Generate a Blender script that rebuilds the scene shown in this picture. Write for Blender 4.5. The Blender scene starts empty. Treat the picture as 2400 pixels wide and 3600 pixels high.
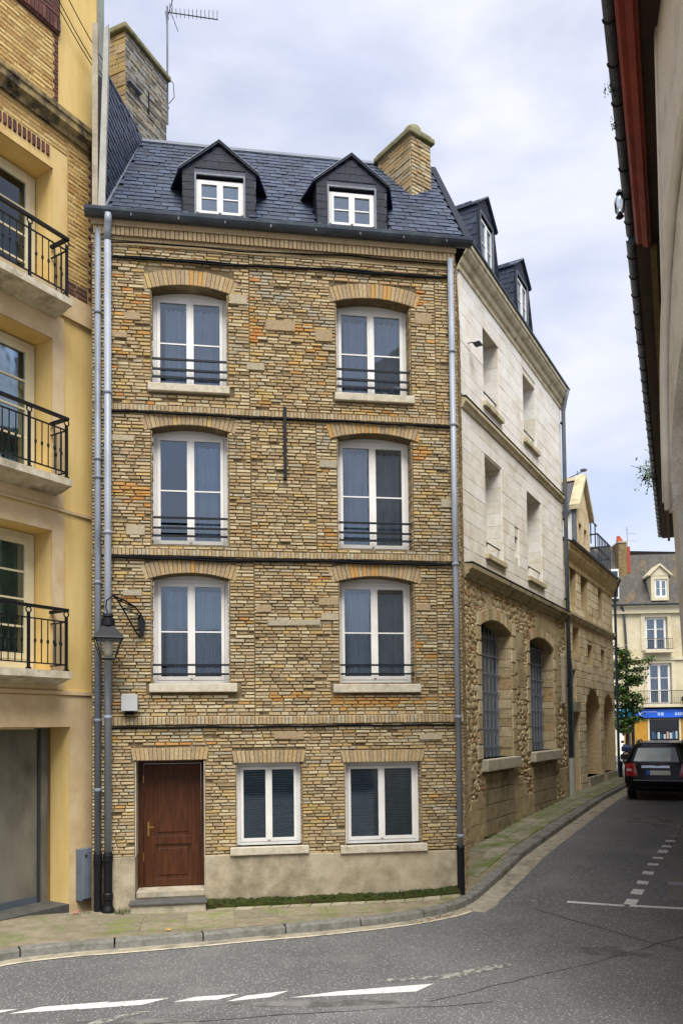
import bpy, bmesh, math, random
from math import sin, cos, pi, radians as rad
from mathutils import Vector, Matrix, noise as mnoise
random.seed(7)
S = bpy.context.scene
COL = S.collection
# ------------------------------------------------------------------ camera
H = 2.85
TH, RO = rad(2.19), rad(-.68)
cam = bpy.data.objects.new('camera', bpy.data.cameras.new('camera')); COL.objects.link(cam)
Rx = Matrix.Rotation(TH, 3, 'X')
c_, s_ = cos(RO), sin(RO)
right, up, fwd = Rx @ Vector((c_, 0, s_)), Rx @ Vector((-s_, 0, c_)), Rx @ Vector((0, 1, 0))
m = Matrix((right, up, -fwd)).transposed().to_4x4(); m.translation = (0, 0, H)
cam.matrix_world = m
cam.data.sensor_fit = 'AUTO'; cam.data.sensor_width = 36; cam.data.lens = 28
cam.data.shift_y = (2455 - 1800) / 3600
cam.data.clip_end = 2000
S.camera = cam
# ------------------------------------------------------------------ sky, sun, exposure
SUN_EL, SUN_AZ = rad(59), rad(-80)      # direction the light comes from: azimuth measured from +X
w = bpy.data.worlds.new('World'); S.world = w; w.use_nodes = True
nt = w.node_tree; nt.nodes.clear()
def wn(t, **k):
    n = nt.nodes.new(t)
    for a, b in k.items(): setattr(n, a, b)
    return n
sky = wn('ShaderNodeTexSky', sky_type='NISHITA', sun_disc=False)
sky.sun_elevation = SUN_EL; sky.sun_rotation = pi/2 - SUN_AZ
sky.air_density = 1.0; sky.dust_density = 2.0
b1 = wn('ShaderNodeBackground'); b1.inputs['Strength'].default_value = .11
nt.links.new(sky.outputs[0], b1.inputs['Color'])
tc = wn('ShaderNodeTexCoord')
mp = wn('ShaderNodeMapping'); mp.inputs['Scale'].default_value = (1.0, 1.0, 2.4); mp.inputs['Location'].default_value = (.35, .1, .2)
nt.links.new(tc.outputs['Generated'], mp.inputs[0])
n1 = wn('ShaderNodeTexNoise'); n1.inputs['Scale'].default_value = 3.1; n1.inputs['Detail'].default_value = 9; n1.inputs['Roughness'].default_value = .52; n1.inputs['Distortion'].default_value = .25
nt.links.new(mp.outputs[0], n1.inputs['Vector'])
r1 = wn('ShaderNodeValToRGB'); r1.color_ramp.elements[0].position = .34; r1.color_ramp.elements[1].position = .56
r1.color_ramp.elements[0].color = (.58, .58, .58, 1)
nt.links.new(n1.outputs[0], r1.inputs[0])
n2 = wn('ShaderNodeTexNoise'); n2.inputs['Scale'].default_value = 4.6; n2.inputs['Detail'].default_value = 8
nt.links.new(mp.outputs[0], n2.inputs['Vector'])
r2 = wn('ShaderNodeValToRGB'); r2.color_ramp.elements[0].position = .3; r2.color_ramp.elements[1].position = .7
r2.color_ramp.elements[0].color = (.40, .425, .53, 1); r2.color_ramp.elements[1].color = (.50, .51, .57, 1)
nt.links.new(n2.outputs[0], r2.inputs[0])
b2 = wn('ShaderNodeBackground'); b2.inputs['Strength'].default_value = 1.0
nt.links.new(r2.outputs[0], b2.inputs['Color'])
mx = wn('ShaderNodeMixShader'); nt.links.new(r1.outputs[0], mx.inputs[0]); nt.links.new(b1.outputs[0], mx.inputs[1]); nt.links.new(b2.outputs[0], mx.inputs[2])
wo = wn('ShaderNodeOutputWorld'); nt.links.new(mx.outputs[0], wo.inputs[0])
sl = bpy.data.lights.new('sun', 'SUN'); sl.energy = 2.7; sl.angle = rad(37); sl.color = (1, .98, .94)
so = bpy.data.objects.new('sun', sl); COL.objects.link(so)
sd = Vector((cos(SUN_EL)*cos(SUN_AZ), cos(SUN_EL)*sin(SUN_AZ), sin(SUN_EL)))
so.rotation_euler = sd.to_track_quat('Z', 'Y').to_euler(); so.location = sd * 60
vs = S.view_settings; vs.view_transform = 'Standard'; vs.look = 'None'; vs.gamma = 1; vs.use_curve_mapping = False
vs.exposure = 0.95

# ------------------------------------------------------------------ helpers
def lin(h):
    h = h.lstrip('#'); v = [int(h[i:i+2], 16)/255 for i in (0, 2, 4)]
    return tuple((x/12.92 if x <= .04045 else ((x+.055)/1.055)**2.4) for x in v)
MATS = {}
def mat(name, c1, c2=None, scale=6, rough=.8, bump=.0, bscale=40, metal=0, spec=.4, c3=None, s3=.6, t3=(.5, .68), stretch=(1, 1, 1), mid=(.35, .65)):
    """Principled surface: c1/c2 mottled by noise at world position, c3 as larger patches of dirt or moss."""
    if name in MATS: return MATS[name]
    m = bpy.data.materials.new(name); m.use_nodes = True; t = m.node_tree; N, Lk = t.nodes, t.links
    b = N['Principled BSDF']; b.inputs['Roughness'].default_value = rough; b.inputs['Metallic'].default_value = metal
    b.inputs['Specular IOR Level'].default_value = spec
    c1 = lin(c1) if isinstance(c1, str) else c1
    c2 = c1 if c2 is None else (lin(c2) if isinstance(c2, str) else c2)
    g = N.new('ShaderNodeNewGeometry'); mp = N.new('ShaderNodeMapping'); mp.inputs['Scale'].default_value = stretch
    Lk.new(g.outputs['Position'], mp.inputs[0])
    n = N.new('ShaderNodeTexNoise'); n.inputs['Scale'].default_value = scale; n.inputs['Detail'].default_value = 5; n.inputs['Roughness'].default_value = .6
    Lk.new(mp.outputs[0], n.inputs['Vector'])
    r = N.new('ShaderNodeValToRGB'); e = r.color_ramp.elements
    e[0].position, e[1].position = mid; e[0].color = (*c1, 1); e[1].color = (*c2, 1)
    Lk.new(n.outputs[0], r.inputs[0]); out = r.outputs[0]
    if c3 is not None:
        c3 = lin(c3) if isinstance(c3, str) else c3
        n3 = N.new('ShaderNodeTexNoise'); n3.inputs['Scale'].default_value = s3; n3.inputs['Detail'].default_value = 6; n3.inputs['Roughness'].default_value = .65
        Lk.new(mp.outputs[0], n3.inputs['Vector'])
        r3 = N.new('ShaderNodeValToRGB'); r3.color_ramp.elements[0].position, r3.color_ramp.elements[1].position = t3
        Lk.new(n3.outputs[0], r3.inputs[0])
        mm = N.new('ShaderNodeMix'); mm.data_type = 'RGBA'
        Lk.new(r3.outputs[0], mm.inputs[0]); Lk.new(out, mm.inputs[6]); mm.inputs[7].default_value = (*c3, 1); out = mm.outputs[2]
    Lk.new(out, b.inputs['Base Color'])
    if bump:
        nb = N.new('ShaderNodeTexNoise'); nb.inputs['Scale'].default_value = bscale; nb.inputs['Detail'].default_value = 4
        Lk.new(g.outputs['Position'], nb.inputs['Vector'])
        bp = N.new('ShaderNodeBump'); bp.inputs['Strength'].default_value = bump; bp.inputs['Distance'].default_value = .02
        Lk.new(nb.outputs[0], bp.inputs['Height']); Lk.new(bp.outputs[0], b.inputs['Normal'])
    MATS[name] = m; return m
def glassmat(name, refl=.12, tint=(.8, .86, .88)):
    m = bpy.data.materials.new(name); m.use_nodes = True; t = m.node_tree; N, Lk = t.nodes, t.links
    N.remove(N['Principled BSDF']); o = N['Material Output']
    tr = N.new('ShaderNodeBsdfTransparent'); tr.inputs[0].default_value = (*tint, 1)
    gl = N.new('ShaderNodeBsdfGlossy'); gl.inputs['Roughness'].default_value = .015; gl.inputs['Color'].default_value = (.8, .9, 1, 1)
    fr = N.new('ShaderNodeFresnel'); fr.inputs[0].default_value = 1.5
    ma = N.new('ShaderNodeMath'); ma.operation = 'MULTIPLY_ADD'; ma.inputs[1].default_value = 1.2; ma.inputs[2].default_value = refl; ma.use_clamp = True
    Lk.new(fr.outputs[0], ma.inputs[0])
    # slight waviness of the panes
    nb = N.new('ShaderNodeTexNoise'); nb.inputs['Scale'].default_value = 1.8; g = N.new('ShaderNodeNewGeometry'); Lk.new(g.outputs['Position'], nb.inputs['Vector'])
    bp = N.new('ShaderNodeBump'); bp.inputs['Strength'].default_value = .05; bp.inputs['Distance'].default_value = .04
    Lk.new(nb.outputs[0], bp.inputs['Height']); Lk.new(bp.outputs[0], gl.inputs['Normal'])
    x = N.new('ShaderNodeMixShader'); Lk.new(ma.outputs[0], x.inputs[0]); Lk.new(tr.outputs[0], x.inputs[1]); Lk.new(gl.outputs[0], x.inputs[2]); Lk.new(x.outputs[0], o.inputs[0])
    MATS[name] = m; return m

class MB:
    def __init__(s): s.v = []; s.f = []; s.m = []
    def add(s, vs, fs, mi=0):
        o = len(s.v); s.v += [tuple(p) for p in vs]; s.f += [tuple(i+o for i in f) for f in fs]; s.m += [mi]*len(fs); return s
    def box(s, x0, x1, y0, y1, z0, z1, mi=0):
        return s.add([(x0,y0,z0),(x1,y0,z0),(x1,y1,z0),(x0,y1,z0),(x0,y0,z1),(x1,y0,z1),(x1,y1,z1),(x0,y1,z1)],
                     [(0,3,2,1),(4,5,6,7),(0,1,5,4),(1,2,6,5),(2,3,7,6),(3,0,4,7)], mi)
    def prism(s, poly, a0, a1, axis='y', mi=0):
        """poly in the other two axes (x,z for y; y,z for x; x,y for z) extruded from a0 to a1"""
        def P(p, a): return (p[0], a, p[1]) if axis == 'y' else ((a, p[0], p[1]) if axis == 'x' else (p[0], p[1], a))
        n = len(poly); V = [P(p, a0) for p in poly] + [P(p, a1) for p in poly]
        return s.add(V, [tuple(range(n))[::-1], tuple(range(n, 2*n))] + [(i, (i+1) % n, n+(i+1) % n, n+i) for i in range(n)], mi)
    def tube(s, pts, r, n=8, mi=0, closed=False):
        pts = [Vector(p) for p in pts]; rr = r if isinstance(r, (list, tuple)) else [r]*len(pts)
        base = len(s.v); k = len(pts); up = None
        for i, p in enumerate(pts):
            t = (pts[(i+1) % k if closed else min(i+1, k-1)] - pts[(i-1) if (closed or i > 0) else 0])
            if t.length < 1e-9: t = Vector((0, 0, 1))
            t.normalize()
            if up is None: up = t.orthogonal().normalized()
            up = (up - t*up.dot(t))
            if up.length < 1e-6: up = t.orthogonal()
            up.normalize(); b = t.cross(up)
            for j in range(n):
                a = 2*pi*j/n; s.v.append(tuple(p + (up*cos(a)+b*sin(a))*rr[i]))
        for i in range(k if closed else k-1):
            for j in range(n):
                a, b_ = base+i*n, base+((i+1) % k)*n
                s.f.append((a+j, a+(j+1) % n, b_+(j+1) % n, b_+j)); s.m.append(mi)
        if not closed:
            s.f.append(tuple(base+j for j in range(n))[::-1]); s.m.append(mi)
            s.f.append(tuple(base+(k-1)*n+j for j in range(n))); s.m.append(mi)
        return s
    def sweep(s, prof, path, mi=0, cap=True):
        """prof: list of (out, z); path: list of (x, y, nx, ny) with outward normal"""
        base = len(s.v); n = len(prof)
        for (x, y, nx, ny) in path:
            for (o, z) in prof: s.v.append((x+nx*o, y+ny*o, z))
        for i in range(len(path)-1):
            for j in range(n):
                a = base+i*n; b = a+n; s.f.append((a+j, b+j, b+(j+1) % n, a+(j+1) % n)); s.m.append(mi)
        if cap:
            s.f.append(tuple(base+j for j in range(n))); s.m.append(mi)
            s.f.append(tuple(base+(len(path)-1)*n+j for j in range(n))[::-1]); s.m.append(mi)
        return s
    def lathe(s, prof, c, n=16, mi=0, sx=1, sy=1, rot=0):
        base = len(s.v)
        for (r, z) in prof:
            for j in range(n):
                a = 2*pi*j/n+rot; s.v.append((c[0]+r*cos(a)*sx, c[1]+r*sin(a)*sy, c[2]+z))
        for i in range(len(prof)-1):
            for j in range(n):
                a = base+i*n; s.f.append((a+j, a+(j+1) % n, a+n+(j+1) % n, a+n+j)); s.m.append(mi)
        s.f.append(tuple(base+j for j in range(n))[::-1]); s.m.append(mi)
        s.f.append(tuple(base+(len(prof)-1)*n+j for j in range(n))); s.m.append(mi)
        return s
    def mesh(s, name, mats):
        me = bpy.data.meshes.new(name); me.from_pydata(s.v, [], s.f)
        for mt in (mats if isinstance(mats, (list, tuple)) else [mats]): me.materials.append(mt)
        if max(s.m, default=0): me.polygons.foreach_set('material_index', s.m)
        me.update(); return me
    def build(s, name, mats, parent=None, smooth=False, bevel=0, kind=None, fixn=False):
        me = s.mesh(name, mats)
        if fixn:
            bm = bmesh.new(); bm.from_mesh(me); bmesh.ops.recalc_face_normals(bm, faces=bm.faces); bm.to_mesh(me); bm.free()
        if smooth: me.polygons.foreach_set('use_smooth', [True]*len(me.polygons))
        o = bpy.data.objects.new(name, me); COL.objects.link(o)
        if parent is not None: o.parent = parent
        if bevel:
            bv = o.modifiers.new('b', 'BEVEL'); bv.width = bevel; bv.segments = 2; bv.limit_method = 'ANGLE'
        if kind: o['kind'] = kind
        return o
def empty(name, loc=(0, 0, 0), rz=0, label=None, cat=None, group=None):
    o = bpy.data.objects.new(name, None); COL.objects.link(o); o.location = loc; o.rotation_euler = (0, 0, rz); o.empty_display_size = .2
    return tag(o, label, cat, group)
def tag(o, label=None, cat=None, group=None, kind=None):
    for k, v in (('label', label), ('category', cat), ('group', group), ('kind', kind)):
        if v: o[k] = v
    return o
def part(name, mt, parent, *boxes, bevel=0):
    b = MB()
    for bx in boxes: b.box(*bx)
    return b.build(name, mt, parent, bevel=bevel)
# frames measured from the photograph: each wall is a vertical plane with its own azimuth
AF, AW, AY = rad(8.75), rad(60.75), rad(57.9)
LF = Vector((-3.64, 12.73, 0)); RF = Vector((2.122, 13.617, 0)); OW = Vector((2.547, 16.34, 0)); OY = Vector((-4.05, 13.19, 0))
def loc(O, az, x, y, z): return Vector((O.x+cos(az)*x-sin(az)*y, O.y+sin(az)*x+cos(az)*y, O.z+z))
PV = [(-1.0, 0), (0, .07), (1.3, .2), (2.7, .38), (6, .58), (11.3, .78), (19, .92), (50, 1.05)]
def pave(X, Y):
    v = (X-RF.x)*cos(AW)+(Y-RF.y)*sin(AW)
    if v <= PV[0][0]: return 0.
    for (a, za), (b, zb) in zip(PV, PV[1:]):
        if v <= b: return za+(zb-za)*(v-a)/(b-a)
    return PV[-1][1]

# ------------------------------------------------------------------ materials
TONE = [('bba681','aa9571'), ('c2b08c','b09d79'), ('cabc99','b9a985'), ('b19d7a','9d8866'), ('ab9777','968264'), ('b99f74','a68d65'),
        ('c39a5f','b3864c'), ('b87c42','b98c55'), ('aea48e','99907a'), ('a08d6c','8a795a'), ('c2a874','b09863'), ('b5a98e','a1957b')]
BR = [mat('brick tone %d' % i, a, b, scale=30, rough=.92, bump=.5, bscale=90, spec=.2, c3='6f6348', s3=5, t3=(.58, .85)) for i, (a, b) in enumerate(TONE)]
M_mortar = mat('dark lime mortar', '7d6e53', '5f523c', scale=14, rough=.95, bump=.6, bscale=70, spec=.1, c3='a89a7c', s3=1.6, t3=(.55, .75))
M_brown = [mat('brown brick %d' % i, a, b, scale=30, rough=.85, bump=.3) for i, (a, b) in enumerate((('6a4238','55332c'), ('7a4e42','5e3a31'), ('5c3a33','4a2e2a')))]
YT = [('d3b375','c09d5c'), ('c8a86c','b39156'), ('dcc184','c9aa68'), ('bd955c','a67d46'), ('cdaa6a','9f7648'), ('c0a06a','ab8854')]
YB = [mat('yellow brick %d' % i, a, b, scale=25, rough=.9, bump=.4, bscale=80, spec=.2) for i, (a, b) in enumerate(YT)]
M_ymortar = mat('yellow mortar', 'b39a6a', '9c8353', scale=20, rough=.95)
M_yplaster = mat('yellow plaster', 'e3c684', 'd9ba74', scale=2.5, rough=.9, bump=.15, bscale=60, spec=.2, c3='c09a56', s3=.9, t3=(.5, .85), stretch=(1.4, 1.4, .35))
M_beige = mat('beige cast stone', 'd8c098', 'ccb186', scale=3, rough=.9, bump=.2, bscale=80, spec=.2, c3='b59565', s3=1.2, t3=(.5, .85))
M_ochre = mat('ochre stained plaster', '9c7a3c', '86662e', scale=3, rough=.9, bump=.2, c3='6a5230', s3=1.6, stretch=(1, 1, .35))
M_stone = mat('grey limestone', 'b5ab97', 'a0967f', scale=8, rough=.9, bump=.35, bscale=50, spec=.2, c3='8d8472', s3=2.2)
M_plinth = mat('stained plinth render', 'b3a78e', 'a0937a', scale=4, rough=.92, bump=.3, bscale=45, spec=.2, c3='6f6653', s3=1.9, t3=(.45, .72))
M_sill = mat('pale stone sill', 'c9c0ac', 'b3a993', scale=9, rough=.88, bump=.25, spec=.25, c3='8f8775', s3=5, t3=(.55, .8))
M_white = mat('white window paint', 'e9e7e2', 'dedbd3', scale=3, rough=.45, spec=.5, c3='c9c4b6', s3=4, t3=(.6, .85))
M_cream = mat('cream window paint', 'dcd3b2', 'cfc5a2', scale=3, rough=.5)
SLT = [mat('slate %d' % i, a, b, scale=12, rough=.5, bump=.25, bscale=30, spec=.4) for i, (a, b) in enumerate((('323d50','2a3343'), ('39445a','303a4b'), ('434f64','374254'), ('2c3648','242c3a'), ('384253','404b5d')))]
M_slateback = mat('dark slate backing', '262c36', '1f242c', rough=.8)  # dark sheet under the slates
M_lead = mat('lead flashing', '6f757e', '5d636b', scale=5, rough=.55, spec=.5)
M_gutter = mat('dark zinc gutter', '4a525c', '3c434c', scale=3, rough=.45, metal=.4, spec=.5, c3='5d646c', s3=4)
M_zinc = mat('grey painted downpipe', '9aa1ab', '8b929c', scale=4, rough=.45, spec=.5, c3='767d87', s3=3, stretch=(1, 1, .3))
M_zincd = mat('darker zinc downpipe', '7d8590', '69707b', scale=4, rough=.5, spec=.5, c3='4b525c', s3=2, stretch=(1, 1, .3))
M_iron = mat('black cast iron', '17191d', '111316', rough=.5, spec=.25)
M_rail = mat('dark blue grey bar', '1d232a', '181c22', rough=.5, spec=.25)
M_cable = mat('black cable', '101113', rough=.8, spec=.1)
M_door = mat('varnished mahogany', '55301a', '3c2110', scale=5, rough=.5, spec=.25, stretch=(6, 6, .6), bump=.1, bscale=60)
M_brass = mat('brass', 'c9a75a', rough=.3, metal=1)
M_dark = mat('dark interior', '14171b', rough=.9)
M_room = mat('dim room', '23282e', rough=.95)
M_curtain = mat('net curtain', 'd5dde4', 'bcc6cf', scale=2, rough=.9, spec=.1)
M_blind = mat('dark slatted blind', '7f8f97', '6d7d86', scale=5, rough=.6)
M_green = mat('green curtain', '8aa07a', '74896a', scale=4, rough=.9)
G1 = glassmat('window glass', .045, (.8, .84, .87)); G2 = glassmat('dark window glass', .03); G3 = glassmat('bluish glass', .12)
WH = [mat('white ashlar %d' % i, a, b, scale=9, rough=.9, bump=.5, bscale=30, spec=.2, c3=c, s3=2.2, t3=(.48, .74)) for i, (a, b, c) in enumerate((('efeadf','e6e0d3','d8ccb2'), ('ebe5d8','e0d8c9','cfc2a4'), ('f2eee5','eae4d9','d9cfb9')))]
M_whmortar = mat('pale mortar', 'dcd2be', 'cdc2aa', scale=20, rough=.95)
RB = [mat('rubble stone %d' % i, a, b, scale=14, rough=.95, bump=.6, bscale=50, spec=.15) for i, (a, b) in enumerate((('c6b48e','ad9a74'), ('d4c39e','bba882'), ('b5a27c','9c8966'), ('c5aa80','ab9066'), ('dfd0ae','c6b794'), ('a59474','8c7c60'), ('bc8860','a57450')))]
M_rbmortar = mat('rubble mortar', 'b5a27a', '9c8962', scale=8, rough=.95, bump=.8, bscale=45, spec=.1, c3='7a6d52', s3=2.5, t3=(.5, .75))
M_patch = mat('rough render', 'c6b590', 'b09e78', scale=5, rough=.95, bump=.6, bscale=35, spec=.15, c3='85795c', s3=1.4, t3=(.5, .76))
SS = [mat('sandstone %d' % i, a, b, scale=8, rough=.92, bump=.5, bscale=45, spec=.2, c3=c, s3=2) for i, (a, b, c) in enumerate((('ead8b2','dcc8a0','c6b088'), ('efe0bd','e2cfaa','cdb992'), ('e2ceA6','d2bc92','bba57c'), ('f2e6c8','e6d5b4','d3c09a')))]
M_ssmortar = mat('sandstone mortar', 'd3bd94', 'bfa87e', scale=12, rough=.95)
M_cornice = mat('stone cornice', 'cbbf9f', 'b8aa86', scale=5, rough=.85, bump=.2, spec=.25, c3='978a69', s3=3)

# ------------------------------------------------------------------ piece laying
def frustum(rng, jit=.06, ins=(.03, .12)):
    """block in the unit square x,z in -.5...5, standing from y=0 (wall) to y=-1 (front); the front is a little smaller"""
    j = lambda: rng.uniform(-jit, jit)
    V = [(-.5, 0, -.5), (.5, 0, -.5), (.5, 0, .5), (-.5, 0, .5)]
    for (x, z) in ((-.5, -.5), (.5, -.5), (.5, .5), (-.5, .5)):
        V.append((x-math.copysign(ins[0], x)*(1+j()*4), -1+abs(j())*3, z-math.copysign(ins[1], z)*(1+j()*5)))
    return V, [(4, 5, 6, 7), (0, 1, 5, 4), (1, 2, 6, 5), (2, 3, 7, 6), (3, 0, 4, 7)]
def dome(rng, n=8):
    """rounded rubble stone, same unit box"""
    V = []; ph = rng.uniform(0, 1)
    for ring, (r, y) in enumerate(((.52, 0), (.47, -.6), (.28, -1))):
        for k in range(n):
            a = 2*pi*(k+ph)/n; q = r/max(abs(cos(a)), abs(sin(a)))**.55*(1+rng.uniform(-.1, .1))
            V.append((cos(a)*q, y*(1+rng.uniform(-.15, .15)) if y else 0, sin(a)*q))
    F = [(k, (k+1) % n, n+(k+1) % n, n+k) for k in range(n)] + [(n+k, n+(k+1) % n, 2*n+(k+1) % n, 2*n+k) for k in range(n)] + [tuple(range(2*n, 3*n))]
    return V, F
rngT = random.Random(3)
T_BRICK = [frustum(rngT) for _ in range(6)]
T_BLOCK = [frustum(rngT, .004, (.006, .012)) for _ in range(4)]
T_ROUGH = [frustum(rngT, .05, (.02, .05)) for _ in range(5)]
T_STONE = [dome(rngT) for _ in range(8)]
_cache = {}
def lay(parent, name, pieces, tmpl, mats, limit=300, smooth=False):
    """pieces: (x, z, len, height, proud, tone, rot, y0). The largest `limit` become objects sharing meshes, the rest one stuff part."""
    rng = random.Random(len(pieces))
    order = sorted(range(len(pieces)), key=lambda i: -pieces[i][2]*pieces[i][3])
    rest = MB()
    for k, i in enumerate(order):
        x, z, l, h, pr, tone, rot, y0 = pieces[i]; ti = rng.randrange(len(tmpl))
        if k < limit:
            key = (name, id(tmpl), ti, id(mats), tone)
            if key not in _cache:
                b = MB(); b.add(*tmpl[ti]); me = b.mesh(name, mats[tone]); _cache[key] = me
                if smooth: me.polygons.foreach_set('use_smooth', [True]*len(me.polygons))
            o = bpy.data.objects.new(name, _cache[key]); COL.objects.link(o); o.parent = parent
            o.location = (x, y0, z); o.scale = (l, pr, h); o.rotation_euler = (0, rot, 0)
        else:
            V, F = tmpl[ti]; c, s = cos(rot), sin(rot); out = []
            for (a, b_, d) in V:
                a, d = a*l, d*h; out.append((x+a*c+d*s, y0+b_*pr, z-a*s+d*c))
            rest.add(out, F, tone)
    if rest.v: rest.build(name+'_mass', mats, parent, kind='stuff', smooth=smooth)
def subtract(a, b, holes):
    segs = [(a, b)]
    for (h0, h1) in holes:
        nx = []
        for (s, e) in segs:
            if h1 <= s or h0 >= e: nx.append((s, e)); continue
            if h0 > s: nx.append((s, h0))
            if h1 < e: nx.append((h1, e))
        segs = nx
    return [(s, e) for s, e in segs if e-s > .03]
def courses(x0, x1, z0, z1, ch, bl, holes, tone, rng, joint=.012, proud=(.012, .026), y0=0, jl=.35, jh=.1, extra=None):
    """rows of pieces over x0..x1, z0..z1, kept off the rectangles in holes (x0,x1,z0,z1)"""
    P = []; z = z0
    while z < z1-.02:
        h = min(ch*(1+rng.uniform(-jh, jh)), z1-z); zc = z+h/2
        hs = [(a-.002, b+.002) for (a, b, c, d) in holes if c < zc+h*.3 and d > zc-h*.3]
        for (s, e) in subtract(x0, x1, hs):
            x = s; first = True
            while x < e-.02:
                l = bl*(1+rng.uniform(-jl, jl))
                if first and int(z/ch) % 2: l *= .5
                first = False
                if e-(x+l) < bl*.45: l = e-x
                if l > bl*1.7: l = l/2
                if l-joint > .02:
                    P.append((x+l/2, zc, l-joint, h-joint*rng.uniform(.7, 1.3), rng.uniform(*proud), tone(x, zc), rng.uniform(-.006, .006), y0))
                x += l
        z += h
    return P
def wall_sheet(x0, x1, z0, z1, holes, depth=.25, mi=0, mb=None, y=0, reveal=True, rmi=None):
    """front face at y with rectangular openings (x0,x1,z0,z1[,rise]) whose reveals go back by depth; a rise gives a segmental head"""
    b = mb or MB(); rmi = mi if rmi is None else rmi
    top = lambda h: h[3]+(h[4] if len(h) > 4 else 0)
    xs = sorted({x0, x1, *[v for h in holes for v in h[:2] if x0 < v < x1]}); zs = sorted({z0, z1, *[v for h in holes for v in (h[2], top(h)) if z0 < v < z1]})
    for i in range(len(xs)-1):
        for k in range(len(zs)-1):
            cx, cz = (xs[i]+xs[i+1])/2, (zs[k]+zs[k+1])/2
            if any(h[0] < cx < h[1] and h[2] < cz < top(h) for h in holes): continue
            b.add([(xs[i], y, zs[k]), (xs[i+1], y, zs[k]), (xs[i+1], y, zs[k+1]), (xs[i], y, zs[k+1])], [(0, 1, 2, 3)], mi)
    for h in holes:
        a, c, lo, hi = h[:4]; ri = h[4] if len(h) > 4 else 0; y1 = y+depth
        if not reveal: continue
        b.add([(a, y, lo), (a, y1, lo), (a, y1, hi), (a, y, hi)], [(0, 1, 2, 3)], rmi)
        b.add([(c, y, lo), (c, y, hi), (c, y1, hi), (c, y1, lo)], [(0, 1, 2, 3)], rmi)
        b.add([(a, y, lo), (c, y, lo), (c, y1, lo), (a, y1, lo)], [(0, 1, 2, 3)], rmi)
        arc = arch_pts(a, c, hi, ri)
        for (p, q) in zip(arc, arc[1:]):
            b.add([(p[0], y, p[1]), (p[0], y1, p[1]), (q[0], y1, q[1]), (q[0], y, q[1])], [(0, 1, 2, 3)], rmi)
            if ri: b.add([(p[0], y, p[1]), (q[0], y, q[1]), (q[0], y, hi+ri), (p[0], y, hi+ri)], [(0, 1, 2, 3)], mi)
    return b
def arch_pts(a, c, hi, ri, n=14):
    if ri <= 0: return [(a, hi), (c, hi)]
    w = (c-a)/2; R = (w*w+ri*ri)/(2*ri); t = math.asin(min(1, w/R)); cx, cz = (a+c)/2, hi+ri-R
    if ri > w: t = pi-t
    return [(cx+R*sin(-t+2*t*k/n), cz+R*cos(-t+2*t*k/n)) for k in range(n+1)]
def n3(x, z, s, o=0): return mnoise.noise(Vector((x*s+o, z*s+o*.7, o*1.3)))
# ------------------------------------------------------------------ window joinery
def curtain_mesh(x0, x1, z0, z1, y, amp=.03, n=36, rng=random):
    b = MB(); ph = rng.uniform(0, 9); pts = []
    for i in range(n+1):
        t = i/n; pts.append((x0+(x1-x0)*t, y+amp*sin(ph+t*n*.9)+amp*.6*sin(ph*2+t*n*.37)))
    for (p, q) in zip(pts, pts[1:]):
        b.add([(p[0], p[1], z0), (q[0], q[1], z0), (q[0], q[1], z1), (p[0], p[1], z1)], [(0, 1, 2, 3)])
    return b
def casement(parent, x0, x1, z0, z1, y, fm, gm, rows=2, fw=.055, st=.05, rise=0, bar=.022, back='curtain', name='window', rng=random, sides=(1, 1), bottom=.07, curt=None):
    """two-leaf casement: outer frame, two sashes, glazing bars, panes, what is behind them"""
    b = MB(); cx = (x0+x1)/2
    b.box(x0, x0+fw, y, y+.07, z0, z1); b.box(x1-fw, x1, y, y+.07, z0, z1)
    b.box(x0+fw, x1-fw, y, y+.07, z1-fw, z1); b.box(x0+fw, x1-fw, y-.012, y+.07, z0, z0+bottom*.7)
    if rise:
        arc = arch_pts(x0-.02, x1+.02, z1-.03, rise+.05); b.prism([(p[0], p[1]) for p in arc][::-1]+[(x0-.02, z1-.06), (x1+.02, z1-.06)][0:0], y+.015, y+.06)
    zb, zt = z0+bottom*.7, z1-fw
    leafs = [(x0+fw+.004, cx-.004), (cx+.004, x1-fw-.004)]
    for (a, c) in leafs:
        b.box(a, a+st, y-.018, y+.04, zb+.004, zt-.004); b.box(c-st, c, y-.018, y+.04, zb+.004, zt-.004)
        b.box(a+st, c-st, y-.018, y+.04, zb+.004, zb+st+.01); b.box(a+st, c-st, y-.018, y+.04, zt-st, zt-.004)
        for k in range(1, rows):
            zz = zb+st+(zt-zb-2*st)*k/rows; b.box(a+st, c-st, y-.008, y+.02, zz-bar/2, zz+bar/2)
    b.box(cx-.022, cx+.022, y-.032, y-.0185, zb+.03, zt-.02)
    o = b.build(name, fm, parent)
    for i, (a, c) in enumerate(leafs):
        part('pane', gm, o, (a+st, c-st, y+.008, y+.014, zb+st, zt-st))
        if back == 'curtain' and (curt is None or curt[i]):
            curtain_mesh(a+.02+(.1 if i == 0 else 0), c-.02, z0+.05, z1-.05-(.12 if rise else 0), y+.14, rng=rng).build('curtain', M_curtain, o)
        if back == 'green' : curtain_mesh(a, c, z0+.05, z1-.05, y+.2, rng=rng).build('curtain', M_green, o)
        if back == 'blind':
            s = MB(); z = z0+.1
            while z < z1-.08:
                s.add([(a+.0, y+.06, z), (c-.0, y+.06, z), (c-.0, y+.085, z+.03), (a+.0, y+.085, z+.03)], [(0, 1, 2, 3)]); z += .04
            s.build('blind', M_blind, o)
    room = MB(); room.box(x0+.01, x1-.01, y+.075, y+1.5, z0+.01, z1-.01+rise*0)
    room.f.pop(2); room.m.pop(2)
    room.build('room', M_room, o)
    return o
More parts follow.
